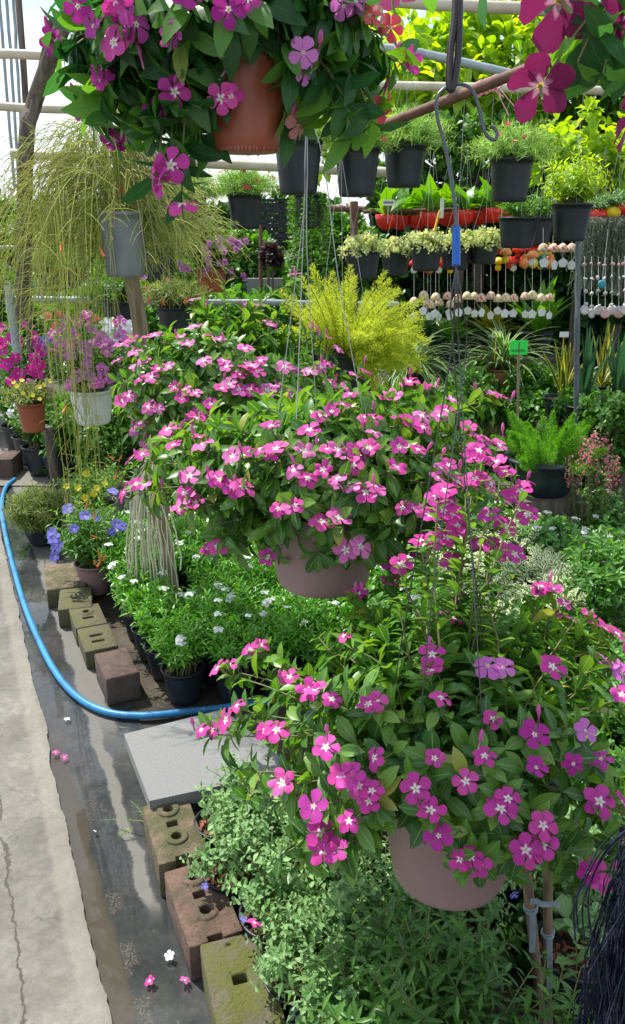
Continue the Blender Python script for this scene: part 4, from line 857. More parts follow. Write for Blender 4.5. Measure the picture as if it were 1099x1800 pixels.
pipe([(640, 368, 5.4), (560, 366, 5.4)], .02, 'rust', 'short rusty crossbar beside the red bowls', 'crossbar', 'bar')
pipe([(1015, 560, 4.2), (1012, 900, 4.5)], .015, 'dgalv', 'grey vertical pipe among the snake plants at right', 'post', 'post')
pipe([(1016, 395, 4.2), (1015, 560, 4.2)], .013, 'dgalv', 'upper length of the grey pipe under the right-hand black pot', 'post', 'post')
pipe([(40, 560, 3.3), (46, 260, 3.0), (58, 190, 3.0), (86, 110, 2.9), (140, -30, 2.8)], .03, 'dwood', 'crooked dark tree-trunk post at the upper left', 'crooked_post', 'post', ref=np.array([0, 1., 0]))
pipe([(52, 230, 2.98), (72, 130, 2.95), (92, 38, 2.9)], .016, 'dwood', 'thin dark branch stub lashed to the crooked post', 'branch_stub', 'branch', ref=np.array([0, 1., 0]))
pipe([(52, 620, 3.5), (48, 240, 3.4), (30, -40, 3.3)], .014, 'dwood', 'slim wooden pole behind the crooked post', 'wooden_pole', 'pole', ref=np.array([0, 1., 0]))
for i, (x0, x1, lb) in enumerate([(-6, 26, 'leftmost thin grey pipe rising at the upper left'), (8, 34, 'middle thin grey pipe rising at the upper left'), (20, 44, 'thin grey pipe nearest the crooked post')]):
    pipe([(x0, -60, 4.5), (x1, 330, 5.)], .009, 'galv', lb, 'thin_pipe', 'pipe')
pipe([(28, 526, 4.3), (700, 536, 4.6)], .018, 'galv', 'horizontal grey rail behind the petunias', 'rail', 'rail')
pipe([(14, 500, 4.2), (30, 620, 4.3)], .022, 'galv', 'short leaning pale post at the left edge', 'leaning_post', 'post')
pipe([(-60, 432, 6), (30, 436, 6)], .015, 'galv', 'thin horizontal rail at the left edge', 'rail', 'rail')
# pink string round the rusty pipe
a_ = P(858, 150, 2.93); mb = MB(); an = np.linspace(0, 6.28, 16); q_ = nrm(P(1010, 88, 2.6)-P(690, 214, 3.3)); s_a = nrm(np.cross(q_, UP)); s_b = np.cross(s_a, q_)
for q in range(9): mb.tubes(a_ + q_*(.012*q-.05) + (np.cos(an)[:, None]*s_a + np.sin(an)[:, None]*s_b)*.023 + rng.normal(0, .001, 3), .003, 5, ref=q_)
for q in range(6): mb.tubes(np.array([a_ + q_*.03 - s_b*.02, a_ + q_*.05 - s_b*.03 + rng.normal(0, .01, 3), a_ + q_*.06 - s_b*.05 + rng.normal(0, .03, 3)]), .002, 4)
tag(mb.build('string_binding', M['pinktape']), 'pink string bound round the rusty slanting pipe', 'string')
# ------------------------------------------------------------ hanging black pots
def hangpot(xc, yr, yb, wpx, D, kind, label, tilt=0, flowers=None, Rs=1., cat='hanging pot'):
    t = FPX*D/wpx; b = P(xc, yb, t); h = (yb-yr)/FPX*t
    root = thing('hanging_plant', label, cat, tuple(b), 'black pots hanging in rows')
    pot(root, b, D*.38, D*.48, h, M['black'], 28, .07)
    tp = b + [0, 0, h]; 
    if kind == 'port': dome(root, tp + [0, 0, .02*Rs], np.array([.18, .18, .105])*Rs, tp - [0, 0, .02], 230, 14, .03, L_NEED, [M['port'], M['stem']], t0=.15, zmin=-.35, sr=.001, fwd=.5, up=.3, arch=.05, spread=.07, tipf=.9)
    if kind == 'cream':
        dome(root, tp + [0, 0, .0], np.array([.14, .14, .085])*Rs, tp - [0, 0, .01], 90, 10, .024, L_ROUND, [M['cream'], M['stem']], t0=.15, zmin=-.5, sr=.001, fwd=.3, up=.3, arch=.03, spread=.07)
    if kind == 'wide': dome(root, tp + [0, 0, .1], np.array([.19, .19, .15])*Rs, tp, 60, 9, .05, L_LANCE, [M['bright'], M['stem']], t0=.2, zmin=-.3, spread=.05, arch=.03)
    if kind == 'stalk': dome(root, tp + [0, 0, .05], np.array([.1, .1, .08]), tp - [0, 0, .02], 22, 5, .05, L_LANCE, [M['mid'], M['stem']], t0=.2, zmin=0, spread=.05)
    if kind == 'curtain':
        n_ = 46; a = rng.uniform(0, 6.28, n_); q = rng.uniform(.06, .11, n_); o_ = np.stack([q*np.cos(a), q*np.sin(a), 0*a], 1); p0 = tp + o_*.6
        leaf = MB(); leafy(leaf, p0, tp + o_*1.5 + UP*.02, tp + o_*1.3 - UP*rng.uniform(.2, .42, (n_, 1)), 20, .018, L_ROUND, t0=.1, sr=.0008, fwd=.3, up=0); leaf.build('trailing_foliage', [M['mid'], M['stem']], root)
    if flowers:
        dome_flowers(root, tp + [0, 0, .03], np.array([.15, .15, .11])*Rs, flowers[1], [flowers[0]], .012, zmin=-.1)
    apx = tp + [0, 0, .36 if t < 3.8 else .3]
    wires(root, [tp + [D*.48*math.cos(a), D*.48*math.sin(a), 0] for a in (.4, 2.5, 4.6)] , apx, 'lwire', .0008)
    zt = 2.24 + .02; wires(root, [apx], np.array([apx[0], apx[1], max(zt, apx[2]+.1)]), 'lwire', .001, 'hanger')
    return root
HP = [(525, 255, 342, 84, .2, 'port', 'black pot of fine green trailing plant, next to the terracotta pot'), (627, 266, 346, 80, .2, 'port', 'black pot of fine green foliage, middle of the three upper ones'), (710, 262, 330, 76, .2, 'port', 'black pot of fine green foliage left of the long steel hook'), (895, 285, 355, 76, .2, 'port', 'black pot of fluffy bright foliage hanging above the wind chimes'),
 (432, 345, 403, 62, .19, 'port', 'black pot with tiny red flowers, left of the thin wires', 'red'), (546, 345, 402, 56, .19, 'curtain', 'black pot with long trailing foliage behind the thin wires'), (908, 385, 436, 70, .2, 'stalk', 'black pot with sparse stalks, under the fluffy pot'), (942, 385, 430, 56, .19, 'stalk', 'black pot half hidden behind the sparse-stalked one'), (1000, 362, 424, 70, .2, 'wide', 'black pot with a tall light green leafy plant at right'),
 (637, 442, 489, 64, .18, 'cream', 'cream-leaved succulent pot, leftmost of its row'), (695, 442, 484, 54, .18, 'cream', 'cream-leaved succulent pot, second from the left of its row'), (748, 432, 476, 58, .18, 'cream', 'cream-leaved succulent pot just left of the blue sleeve'), (800, 433, 474, 56, .18, 'cream', 'cream-leaved succulent pot behind the blue sleeve'), (848, 428, 464, 56, .18, 'cream', 'cream-leaved succulent pot, rightmost of its row'),
 (335, 350, 402, 62, .19, 'port', 'black pot with fine foliage behind the drooping magenta flowers'), (285, 440, 492, 56, .19, 'port', 'dark pot half hidden behind the wispy plant'), (100, 470, 510, 50, .19, 'port', 'dark pot hanging far back at the left')]
for h in HP:
    hangpot(*h[:7], flowers=(h[7], 12) if len(h) > 7 else (('red', 5) if h[0] in (627, 895) else None), Rs=(1.35 if h[0] in (895, 710) else 1.15) if h[5] == 'port' else 1.)
# yellow tag stick and white cards in the pots
def label_card(x, y, t, wd, hg, stick, label, mat='tagw', smat='lwire', lean=0., text=None):
    c = P(x, y, t); root = thing('plant_label', label, 'label', tuple(c - [0, 0, stick]), 'plant name cards')
    MB().box(c, (wd, .003, hg), lean*.2).build('card', M[mat], root, smooth=False)
    MB().tubes(np.array([c + [0, .004, hg*.3], c + [lean, .004, -stick]]), .003 if smat != 'post' else .008, 6).build('stick', M[smat], root)
    if text:
        mb = MB()
        for (x0, z0, w_, h_) in text: mb.box(c + [x0*wd, -.0025, z0*hg], (w_*wd, .001, h_*hg))
        mb.build('writing', M['ink'], root, smooth=False)
    return root
scr = [(-.38+.095*i, .02*((i*7) % 3), .05 if i % 3 else .07, .3 + .12*((i*5) % 3)) for i in range(9)]
label_card(683, 356, 5.0, .075, .035, .12, 'small white name card above the red bowls', text=scr)
label_card(912, 611, 4.3, .095, .075, .42, 'neon green handwritten card on a wooden stick', 'neon', 'post', .03, text=[(.0, .05, .03, .7)] + [(-.36+.09*i, .2*((i*3) % 3 - 1), .035, .16) for i in range(9)] + [(-.3+.12*i, -.25, .05, .05) for i in range(6)])
label_card(873, 588, 5.0, .055, .035, .16, 'white name card standing in the spider plant', smat='yel', text=scr[:7])
label_card(992, 588, 4.9, .055, .032, .2, 'blank white name card left of the grey vertical pipe', smat='orange')
root = label_card(777, 366, 4.3, .02, .1, .02, 'narrow white card clipped on a yellow stick')
MB().tubes(np.array([P(773, 370, 4.3), P(763, 408, 4.3)]), .006, 6).build('yellow_stick', M['yel'], root)
# red bowls with bird's nest ferns
def strapplant(root, base, n, L, wd, mat, elev=(20, 80), droop=.5, T=None, name='foliage', rows=6, wave=.1):
    T = T or ltmpl(rows, lambda t: max(.01, math.sin(PI*min(1, (t*.92+.05)))**.6*.5), .1, 0)
    mb = MB(); a = rng.uniform(0, 6.28, n); el = np.radians(rng.uniform(*elev, n)); Ls = L*rng.uniform(.65, 1.05, n)
    V0, F0, U0 = ltmpl(7, lambda t: max(.02, min(1, t*5, (1-t)*2.2 + .03))*.5, .08, 0)
    for i in range(n):
        h = np.array([math.cos(a[i]), math.sin(a[i]), 0]); s_ = np.array([-h[1], h[0], 0]); t = V0[:, 1]; th = el[i] - droop*2.0*t*rng.uniform(.7, 1.2)
        # integrate the curve
        tt = np.linspace(0, 1, 8); thk = el[i] - droop*2.0*tt*(1.1 if i % 2 else .85); dx = np.concatenate([[0], np.cumsum(np.cos(thk[:-1]))])/7; dz = np.concatenate([[0], np.cumsum(np.sin(thk[:-1]))])/7
        X = np.interp(t, tt, dx)*Ls[i]; Z = np.interp(t, tt, dz)*Ls[i] + V0[:, 2]*wd
        V = base + X[:, None]*h + Z[:, None]*UP + (V0[:, 0]*wd + wave*wd*np.sin(t*12+i)*np.abs(V0[:, 0]))[:, None]*s_
        mb.add(V, F0, U0)
    return mb.build(name, M[mat], root)
for i, (x, y, w_) in enumerate([(679, 392, 5.3), (703, 392, 5.6), (734, 391, 5.6), (757, 388, 5.3), (786, 386, 5.6), (815, 384, 5.3), (842, 383, 5.6), (866, 380, 5.3), (890, 380, 5.6)]):
    t = w_; b = P(x, y+10, t); D = .17; root = thing('fern_bowl', 'red glazed hanging bowl of bird\'s nest fern in the row behind the chimes', 'hanging pot', tuple(b), 'red bowls of ferns')
    MB().lathe([(0, -.01), (.03, -.006), (.055, .015), (.07, .05), (.074, .085), (.068, .088), (.06, .07), (0, .07)], b, 24).build('bowl', M['redglaze'], root)
    strapplant(root, b + [0, 0, .07], 13, .3, .075, 'ferny', (30, 85), .45)
    wires(root, [b + [.08*math.cos(q), .08*math.sin(q), .085] for q in (.5, 2.6, 4.7)], b + [0, 0, .45], 'lwire', .001)
for i, (x, y, m_, lb) in enumerate([(1052, 380, 'redglaze', 'red round hanging pot at the right, lower of two red ones'), (1076, 376, 'yel', 'yellow round hanging pot between two red ones'), (1092, 368, 'redglaze', 'red round hanging pot at the right edge')]):
    t = 5.; b = P(x, y, t); root = thing('round_pot', lb, 'hanging pot', tuple(b), 'round glazed pots at the right')
    MB().lathe([(0, -.035), (.03, -.032), (.05, -.01), (.055, .01), (.045, .035), (.035, .04), (0, .03)], b, 20).build('bowl', M[m_], root)
    dome(root, b + [0, 0, .06], (.1, .1, .07), b + [0, 0, .03], 24, 6, .04, L_LANCE, [M['silver'], M['stem']], zmin=0); wires(root, [b + [.04, 0, .03], b + [-.04, 0, .03]], b + [0, 0, .4], 'lwire', .001)
# ------------------------------------------------------------ wind chimes
def penta(c, r_, rot):
    an = np.arange(5)*2*PI/5 + PI/2; mb = MB(); d = np.array([math.cos(rot), math.sin(rot), 0])
    pts = c + np.cos(an)[:, None]*r_*d + np.sin(an)[:, None]*r_*UP; n_ = np.cross(d, UP)
    q = np.concatenate([pts + n_*.0015, pts - n_*.0015]); mb.add(q[:5], [[0, 1, 2, 3, 4]]); mb.add(q[5:], [[4, 3, 2, 1, 0]]); mb.add(q, [[i, 5+i, 5+(i+1) % 5, (i+1) % 5] for i in range(5)]); return mb
def chime(x, y0, yb, yt, t, kind, topk, i):
    b = P(x, yb, t); top = P(x, y0, t); tg_ = P(x + rng.uniform(-2, 2), yt, t)
    nm = {'bell_y': 'yellow', 'bell_r': 'red', 'bell_w': 'white'}[kind]
    root = thing('wind_chime', nm + '-painted bell chime with a pentagon tag in the row behind the blue sleeve', 'wind chime', tuple(b), 'bell wind chimes in rows')
    MB().tubes(np.array([top, b, tg_]), .0008, 4).build('string', M['tagw'], root)
    MB().lathe([(0, .028), (.01, .026), (.022, .016), (.028, 0), (.031, -.018), (.028, -.018), (.022, 0), (0, .014)], b, 16).build('bell', M[kind], root, )
    penta(tg_, .027, rng.uniform(-.9, .9)).build('tag', M['tagw'], root, smooth=False)
    if topk:
        m_ = {'r': 'redglaze', 'y': 'yel', 'o': 'orange', 't': 'teal'}[topk]
        MB().lathe([(0, .03), (.02, .024), (.033, .008), (.036, -.008), (.025, -.012), (0, -.01)], top + [0, 0, .02], 16).build('cap', M[m_], root)
        MB().lathe([(0, -.01), (.012, -.012), (.02, -.03), (.018, -.05), (0, -.058)], top + [0, 0, .02], 12).build('figure', M[random.choice(['yel', 'orange', 'tagw', 'redglaze'])], root)
xs = [745, 766, 787, 805, 821, 834, 846, 863, 876, 889, 903, 923, 936, 951, 966]
for i, x in enumerate(xs):
    chime(x, 455 + rng.uniform(-8, 12), 523 + rng.uniform(-4, 3), 550 + rng.uniform(-4, 5), 4.6 + .25*(i % 3), ['bell_y', 'bell_w', 'bell_r', 'bell_y'][i*7 % 4], 'ryorrot'[i % 7], i)
for i, x in enumerate([728, 752, 757, 772, 792]):
    chime(x, 470, 530 + 3*i % 7, 556, 5.0, ['bell_y', 'bell_w'][i % 2], 'r', i)
for i, x in enumerate([955, 973, 989, 1005]): chime(x, 400, 437, 462 + (i % 2)*4, 4.3, ['bell_w', 'bell_r', 'bell_r', 'bell_w'][i], None, i)
# red and yellow glazed figures in an upper string row
for i, x in enumerate([878, 895, 912, 922, 936, 938, 948, 955, 962, 968]):
    m_ = 'rrroryytyo'[i]; c = P(x, 438 + 22*(i % 2) + rng.uniform(-3, 3), 4.8); root = thing('glazed_ornament', {'r': 'red', 'o': 'orange', 'y': 'yellow', 't': 'teal'}[m_] + ' glazed ornament hanging on a string above the bells', 'ornament', tuple(c), 'glazed hanging ornaments')
    mm = M[{'r': 'redglaze', 'o': 'orange', 'y': 'yel', 't': 'teal'}[m_]]
    if m_ == 'r': MB().lathe([(0, .035), (.02, .03), (.038, .012), (.042, -.005), (.028, -.01), (.016, -.012), (.016, -.035), (0, -.037)], c, 16).build('mushroom', mm, root)
    else: MB().lathe([(0, .04), (.012, .036), (.018, .024), (.012, .014), (.02, .006), (.03, -.01), (.028, -.03), (.012, -.042), (0, -.043)], c, 16).build('bird', mm, root)
    MB().tubes(np.array([c + [0, 0, .03], c + [0, 0, .35]]), .0012, 4).build('string', M['tagw'], root)
# shell strings and spanish moss
for i, x in enumerate([1028, 1040, 1052, 1064, 1076, 1088, 1098]):
    t = 4.7 + .1*(i % 3); a_ = P(x, 450, t); b_ = P(x, 545 + 6*(i % 2), t); pk = i in (3, 5); root = thing('shell_chime', ('pink' if pk else 'pearly white') + ' shell chime hanging below the grey moss at the right edge', 'shell chime', tuple(b_), 'shell chimes')
    MB().tubes(np.array([a_, b_]), .0012, 4).build('string', M['tagw'], root)
    for q in range(4):
        c = a_ + (b_-a_)*(.15+.25*q) + rng.normal(0, .004, 3); MB().lathe([(0, .01), (.012, .003), (.014, 0), (.012, -.003), (0, -.006)], c, 10, axis=rng.normal(0, 1, 3)).build('small_shell', M['shell' if q else 'shellp'], root)
    MB().lathe([(0, .004), (.022, .003), (.03, 0), (.022, -.003), (0, -.004)], b_, 18, axis=(rng.normal(0, .3), -1, .2)).build('disc', M['shellp' if pk else 'shell'], root)
root = thing('glazed_ornament', 'teal shell ornament at the right edge among the pearly shell strings', 'ornament', tuple(P(1058, 500, 4.65))); c = P(1058, 500, 4.65)
MB().lathe([(0, .004), (.02, .004), (.026, 0), (.02, -.004), (0, -.004)], c, 6, axis=(0, -1, 0)).build('disc', M['teal'], root); MB().tubes(np.array([c, c+[0, 0, .3]]), .0012, 4).build('string', M['tagw'], root)
for i, (x, x2) in enumerate([(1036, 0), (1056, 0), (1076, 0), (1095, 0)]):
    t = 4.95; a_ = P(x, 388, t); n_ = 120; root = thing('spanish_moss', ['grey moss hank next to the right-hand black pot', 'second grey moss hank from the black pot at right', 'third grey moss hank, left of the last one', 'grey moss hank cut by the right edge'][i], 'hanging moss', tuple(a_), 'hanks of grey hanging moss')
    p0 = a_ + rng.normal(0, 1, (n_, 3))*[.022, .03, .01]; k = np.linspace(0, 1, 9); L_ = rng.uniform(.22, .42, n_)
    pts = p0[:, None] - UP*L_[:, None, None]*k[None, :, None] + np.cumsum(rng.normal(0, .006, (n_, 9, 3))*[1, 1, .3], 1)
    mb = MB().tubes(pts, .0016, 3); pp = pts.reshape(-1, 3); mb.leaves(L_NEED, pp, rng.normal(0, .6, pp.shape) - UP*.6, rng.normal(0, 1, pp.shape), .03, 1.3); mb.build('strands', M['moss'], root)
pipe([(1020, 386, 4.95), (1180, 384, 4.95)], .014, 'dwood', 'thin dark rail carrying the grey moss', 'rail', 'rail')
pipe([(640, 372, 5.35), (920, 366, 5.35)], .012, 'rust', 'thin rail behind the red fern bowls', 'rail', 'rail')
# ------------------------------------------------------------ ferns
def plumes(root, base, n, L, rad, mat, elev=(15, 85), droop=.3, need=.016, dens=220, tip=.35, name='fronds', spread=.04, az=None, rise=.0, lvar=.35):
    mb = MB(); a = az if az is not None else rng.uniform(0, 6.28, n); el = np.radians(rng.uniform(*elev, n)); Ls = L*rng.uniform(1-lvar, 1.05, n)
    for i in range(n):
        h = np.array([math.cos(a[i]), math.sin(a[i]), 0]); tt = np.linspace(0, 1, 9); th = el[i] - droop*2*tt*rng.uniform(.6, 1.3)
        st = (np.cos(th)[:, None]*h + np.sin(th)[:, None]*UP)*Ls[i]/8; c = np.array(base) + h*spread*rng.uniform(0, 1) + np.concatenate([[np.zeros(3)], np.cumsum(st[:-1], 0)])
        mb.tubes(c, .0015, 3, mi=1)
        m = int(dens*Ls[i]/L); s_ = rng.uniform(.12, 1, m)**.8; x = np.stack([np.interp(s_, tt, c[:, j]) for j in range(3)], 1); T_ = nrm(np.stack([np.interp(s_, tt, st[:, j]) for j in range(3)], 1))
        r_ = rad*np.minimum(1, (1-s_)*3 + tip)*np.minimum(1, s_*4); e = rng.normal(0, 1, (m, 3)); e = nrm(e - (e*T_).sum(1, keepdims=True)*T_)
        p = x + e*(r_*rng.uniform(0, .75, m))[:, None]
        mb.leaves(L_NEED, p, e*.8 + T_*.7 + rng.normal(0, .25, (m, 3)), rng.normal(0, 1, (m, 3)), need*rng.uniform(.7, 1.2, m), 1.6)
    return mb.build(name, [M[mat], M['stem']], root)
yb = P(605, 668, 2.9); root = thing('asparagus_fern', 'lime yellow feathery fern in a black pot behind the middle periwinkle', 'potted fern', tuple(yb - [0, 0, .05]))
pot(root, yb - [0, 0, .03], .08, .1, .13, M['black'], 32)
tb_ = yb + [0, 0, .09]
plumes(root, tb_, 110, .3, .026, 'lime', (30, 88), .2, .011, 460, spread=.07, lvar=.5)
plumes(root, tb_, 70, .27, .03, 'lime', (5, 60), .62, .011, 480, spread=.06, az=rng.uniform(-1.3, .9, 70), name='arching_fronds')
wires(root, [yb + [.1, 0, .1], yb + [-.1, 0, .1], yb + [0, .1, .1]], yb + [-.02, 0, .75], 'lwire', .0009)
fb = P(952, 862, 4.1); fb[2] = max(0.004, fb[2]); root = thing('foxtail_fern', 'bright green foxtail fern in a wide black bowl behind the white-flowered shrubs', 'potted fern', tuple(fb))
z0 = fb[2]; MB().lathe([(0, 0), (.13, 0), (.135, .01), (.17, .1), (.175, .16), (.2, .165), (.2, .18), (.175, .185), (.165, .16), (.15, .13), (0, .13)], fb, 40).build('bowl', M['black'], root)
plumes(root, fb + [0, 0, .14], 44, .30, .045, 'fox', (14, 85), .05, .011, 1700, spread=.11, tip=.1, lvar=.45)
tag(MB().box([fb[0], fb[1], fb[2]/2], (.34, .34, max(.02, fb[2]-.004)), .1).build('plant_stand', M['dwood'], smooth=False), 'low concrete stand under the foxtail fern bowl', 'stand')
# ------------------------------------------------------------ background right: spider plants, snake plants, shrubs
def ground_pot(x, y, t, name, label, potm='clay', pr=.11, ph=.16, group=None, stand=True, cat='potted plant'):
    b = P(x, y, t); root = thing(name, label, cat, tuple(b), group); pot(root, b, pr*.72, pr, ph, M[potm], 28)
    if stand: BENCH.append(b.copy())
    return root, b + [0, 0, ph*.9]
BENCH = []
r, b = ground_pot(880, 690, 5.2, 'spider_plant', 'spider plant with white-edged leaves in a clay pot behind the neon card'); strapplant(r, b, 130, .5, .022, 'spider', (20, 85), .85)
r, b = ground_pot(715, 700, 4.8, 'spider_plant', 'spider plant with arching striped leaves right of the lime fern', 'black'); strapplant(r, b, 130, .5, .018, 'spider', (10, 80), .9)
r, b = ground_pot(985, 745, 4.7, 'snake_plant', 'yellow-edged snake plant behind the foxtail fern', 'black'); strapplant(r, b, 16, .36, .035, 'snake', (62, 90), .08)
r, b = ground_pot(1052, 720, 4.9, 'snake_plant', 'tall yellow-leaved snake plant near the right edge', 'black'); strapplant(r, b, 9, .46, .03, 'snake', (70, 90), .05); strapplant(r, b, 16, .3, .02, 'croton', (20, 60), .5, name='low_leaves')
r, b = ground_pot(1020, 760, 4.5, 'snake_plant', 'dark upright snake plant right of the grey pipe', 'black'); strapplant(r, b, 13, .44, .035, 'snaked', (72, 90), .04)
r, b = ground_pot(1080, 745, 4.6, 'snake_plant', 'grey-green snake plant with pointed leaves at the right edge', 'black'); strapplant(r, b, 12, .46, .035, 'snaked', (68, 90), .05)
r, b = ground_pot(940, 625, 5.6, 'birdnest_fern', 'large light green bird\'s nest fern in a black pot below the chimes', 'black'); strapplant(r, b, 16, .42, .1, 'ferny', (45, 85), .2)
r, b = ground_pot(860, 625, 5.9, 'croton', 'yellowish broad-leaved plant behind the spider plants', 'black'); strapplant(r, b, 40, .3, .06, 'croton', (20, 80), .35)
r, b = ground_pot(795, 640, 5.7, 'croton', 'olive broad-leaved plant left of the yellowish one', 'black'); strapplant(r, b, 34, .28, .05, 'mid', (20, 80), .35)
def shrub(x, y, t, R, size, T, mat, name, label, n=70, nodes=8, cat='shrub', group=None, z0=0., core=80, zmin=-.6, flowers=None):
    C = P(x, y, t); base = np.array([C[0], C[1], z0 + .0]); root = thing(name, label, cat, tuple(base), group)
    R = np.array(R); 
    trunk = MB()
    for q in range(5):
        e = sph(1, -.2, .8)[0]; trunk.tubes(np.array([base + rng.normal(0, .02, 3)*[1, 1, 0], (base + C)/2 + rng.normal(0, .03, 3), C + e*R*.4]), np.array([.014, .011, .005]), 6)
    trunk.build('trunk', M['dwood'], root)
    dome(root, C, R, C - [0, 0, R[2]*.6], n, nodes, size, T, [M[mat], M['stem']], t0=.2, zmin=zmin, spread=R[0]*.4, core=core, inner=.5)
    if flowers: dome_flowers(root, C, R, flowers[1], [flowers[0]], flowers[2], zmin=-.2)
    return root, C
shrub(770, 720, 4.5, (.22, .2, .16), .06, L_ROUND, 'mid', 'leafy_shrub', 'mid-green shrub low behind the right flowers of the middle periwinkle')
shrub(940, 680, 5.0, (.22, .2, .16), .1, L_LANCE, 'mid', 'leafy_shrub', 'broad-leaved green shrub under the blank white card')
shrub(1075, 790, 4.3, (.2, .2, .2), .05, L_ROUND, 'mid', 'leafy_shrub', 'small-leaved green shrub behind the pink-red flower spikes')
shrub(1090, 690, 4.9, (.2, .2, .2), .05, L_ROUND, 'herb', 'leafy_shrub', 'pale green shrub at the right edge below the snake plants')
shrub(850, 770, 4.9, (.2, .16, .13), .03, L_NEED, 'grassy', 'leafy_shrub', 'fine grassy shrub left of the foxtail fern bowl', n=120, nodes=12)
shrub(790, 800, 4.6, (.24, .2, .14), .05, L_ROUND, 'mid', 'leafy_shrub', 'green shrub between middle periwinkle and foxtail fern')
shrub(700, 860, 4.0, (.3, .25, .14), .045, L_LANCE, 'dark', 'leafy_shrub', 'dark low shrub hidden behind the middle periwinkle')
# pink-red flower spikes
sb = PZ(1060, 900, .25); sb[2] = .0; root = thing('spike_flower_plant', 'plant with pink-red flower spikes at the right edge', 'flowering plant', (sb[0], sb[1], 0.004))
OFFS = []
n_ = 40; bp_ = P(1066, 880, 3.9); tips = bp_ + np.stack([rng.uniform(-.2, .2, n_), rng.uniform(-.12, .12, n_), rng.uniform(.12, .33, n_)], 1); p0 = bp_ + (tips-bp_)*[.5, .5, 0] - UP*.2; p0[:, 2] = .02
mb = MB(); leafy(mb, p0, (p0+tips)/2, tips, 14, .022, L_ROUND, t0=.25, mi_l=0, mi_s=1); mb.build('foliage', [M['herb'], M['stemred']], root)
mb = MB(); 
for q in range(n_):
    m = 26; s_ = rng.uniform(0, 1, m); mb.leaves(L_ROUND, tips[q] - UP*(s_*.09)[:, None] + rng.normal(0, .008, (m, 3)), rng.normal(0, 1, (m, 3)), rng.normal(0, 1, (m, 3)), .013)
mb.build('flower_spikes', M['spike'] if 'spike' in M else leafmat('spike_petal', [(.6, .14, .2), (.68, .32, .34), (.42, .07, .12)]), root)
# benches under the plants standing high at the back
bs = np.array(BENCH)
for i, b in enumerate(bs):
    root = thing('plant_stand', ['shaded stand under the striped spider plant in clay', 'shaded stand under the arching spider plant', 'shaded stand under the yellow-edged snake plant', 'shaded stand under the tall yellow-leaved snake plant', 'shaded stand under the dark snake plant', 'shaded stand under the grey-green snake plant', 'shaded stand under the bird\'s nest fern', 'shaded stand under the yellowish plant', 'shaded stand under the olive plant'][i], 'stand', (b[0], b[1], 0))
    MB().box([b[0], b[1], b[2]-.012], (.26, .26, .02)).build('top', M['dwood'], root, smooth=False)
    for sx in (-1, 1):
        for sy in (-1, 1): MB().box([b[0]+sx*.11, b[1]+sy*.11, (b[2]-.024)/2], (.025, .025, b[2]-.026)).build('leg', M['dwood'], root, smooth=False)
# ------------------------------------------------------------ left: petunias and potted flowers
def hang_simple(x, yr, yb, wpx, D, potm, name, label, foliage, flowers, cat='hanging pot', group=None, R=(.2, .18, .12), up_=.05, size=.035, mat='herb', T=None, n=60, ff=None, fr=.03, nodes=8, w=True, t=None, zmin=-.4):
    t = t or FPX*D/wpx; b = P(x, yb, t); h = (yb-yr)/FPX*t; root = thing(name, label, cat, tuple(b), group)
    if w is not None: pot(root, b, D*.38, D*.48, h, M[potm], 32, .07)
    tp = b + [0, 0, h]; C = tp + [0, 0, up_]
    dome(root, C, R, tp - [0, 0, .01], n, nodes, size, T or L_ROUND, [M[mat], M['stem']], t0=.15, zmin=zmin, spread=D*.35, arch=.03, core=40)
    for f in flowers or []:
        p = ell_hit(f[0], f[1], C, np.array(R)); flower(root, f[2], p, nrm((p-C)/np.array(R)**1.3)*.6 + UP*.2 + nrm(CAM-p)*.6 + rng.normal(0, .2, 3), (f[3] if len(f) > 3 else fr)*rng.uniform(.85, 1.1))
    if w: wires(root, [tp + [D*.48*math.cos(a), D*.48*math.sin(a), 0] for a in (.4, 2.5, 4.6)], tp + [0, 0, .55], 'lwire', .0009)
    return root
def rnd(n, x0, x1, y0, y1, kinds, r_=None): return [(random.uniform(x0, x1), random.uniform(y0, y1), random.choice(kinds)) + ((r_,) if r_ else ()) for _ in range(n)]
hang_simple(165, 683, 743, 76, .18, 'whitepot', 'petunia_pot', 'white hanging pot of mauve and pink petunias under the wispy plant', None, rnd(34, 105, 260, 560, 690, ['purp', 'pink', 'purp', 'lil']) + [(172, 600, 'pink'), (150, 560, 'hot')], R=(.2, .17, .17), up_=.1, mat='herb', fr=.026)
hang_simple(60, 706, 757, 50, .15, 'terra', 'yellow_flower_pot', 'terracotta pot with small yellow flowers hanging at the left', None, rnd(10, 20, 100, 660, 710, ['yel']), R=(.19, .16, .09), up_=.03, mat='grassy', T=L_LANCE, fr=.013, n=80)
hang_simple(55, 670, 690, 60, .16, 'black', 'petunia_pot', 'hot pink petunias crowding the left edge', None, [(45,553,'hot'),(48,572,'hot'),(22,592,'hot'),(28,628,'hot'),(60,630,'hot'),(5,605,'hot'),(55,650,'hot'),(68,655,'hot'),(58,590,'hot'),(70,640,'hot'),(78,600,'blue'),(80,612,'purp'),(85,560,'hot'),(100,575,'red'),(115,580,'hot'),(130,590,'purp'),(95,610,'hot'),(110,625,'purp'),(35,660,'hot'),(12,640,'hot'),(85,690,'purp'),(65,685,'purp'),(52,672,'purp')] + rnd(22, 60, 200, 550, 630, ['hot', 'red', 'pink', 'purp'])+ rnd(10, 0, 80, 560, 680, ['hot']), R=(.28, .2, .24), up_=.12, mat='mid', fr=.034, t=4.6, n=90)
hang_simple(206, 650, 690, 60, .16, 'black', 'white_flower_pot', 'cluster of white flowers left of the leaning post', None, rnd(22, 188, 236, 565, 618, ['white'], .026), R=(.1, .1, .11), up_=.14, mat='mid', t=3.75)
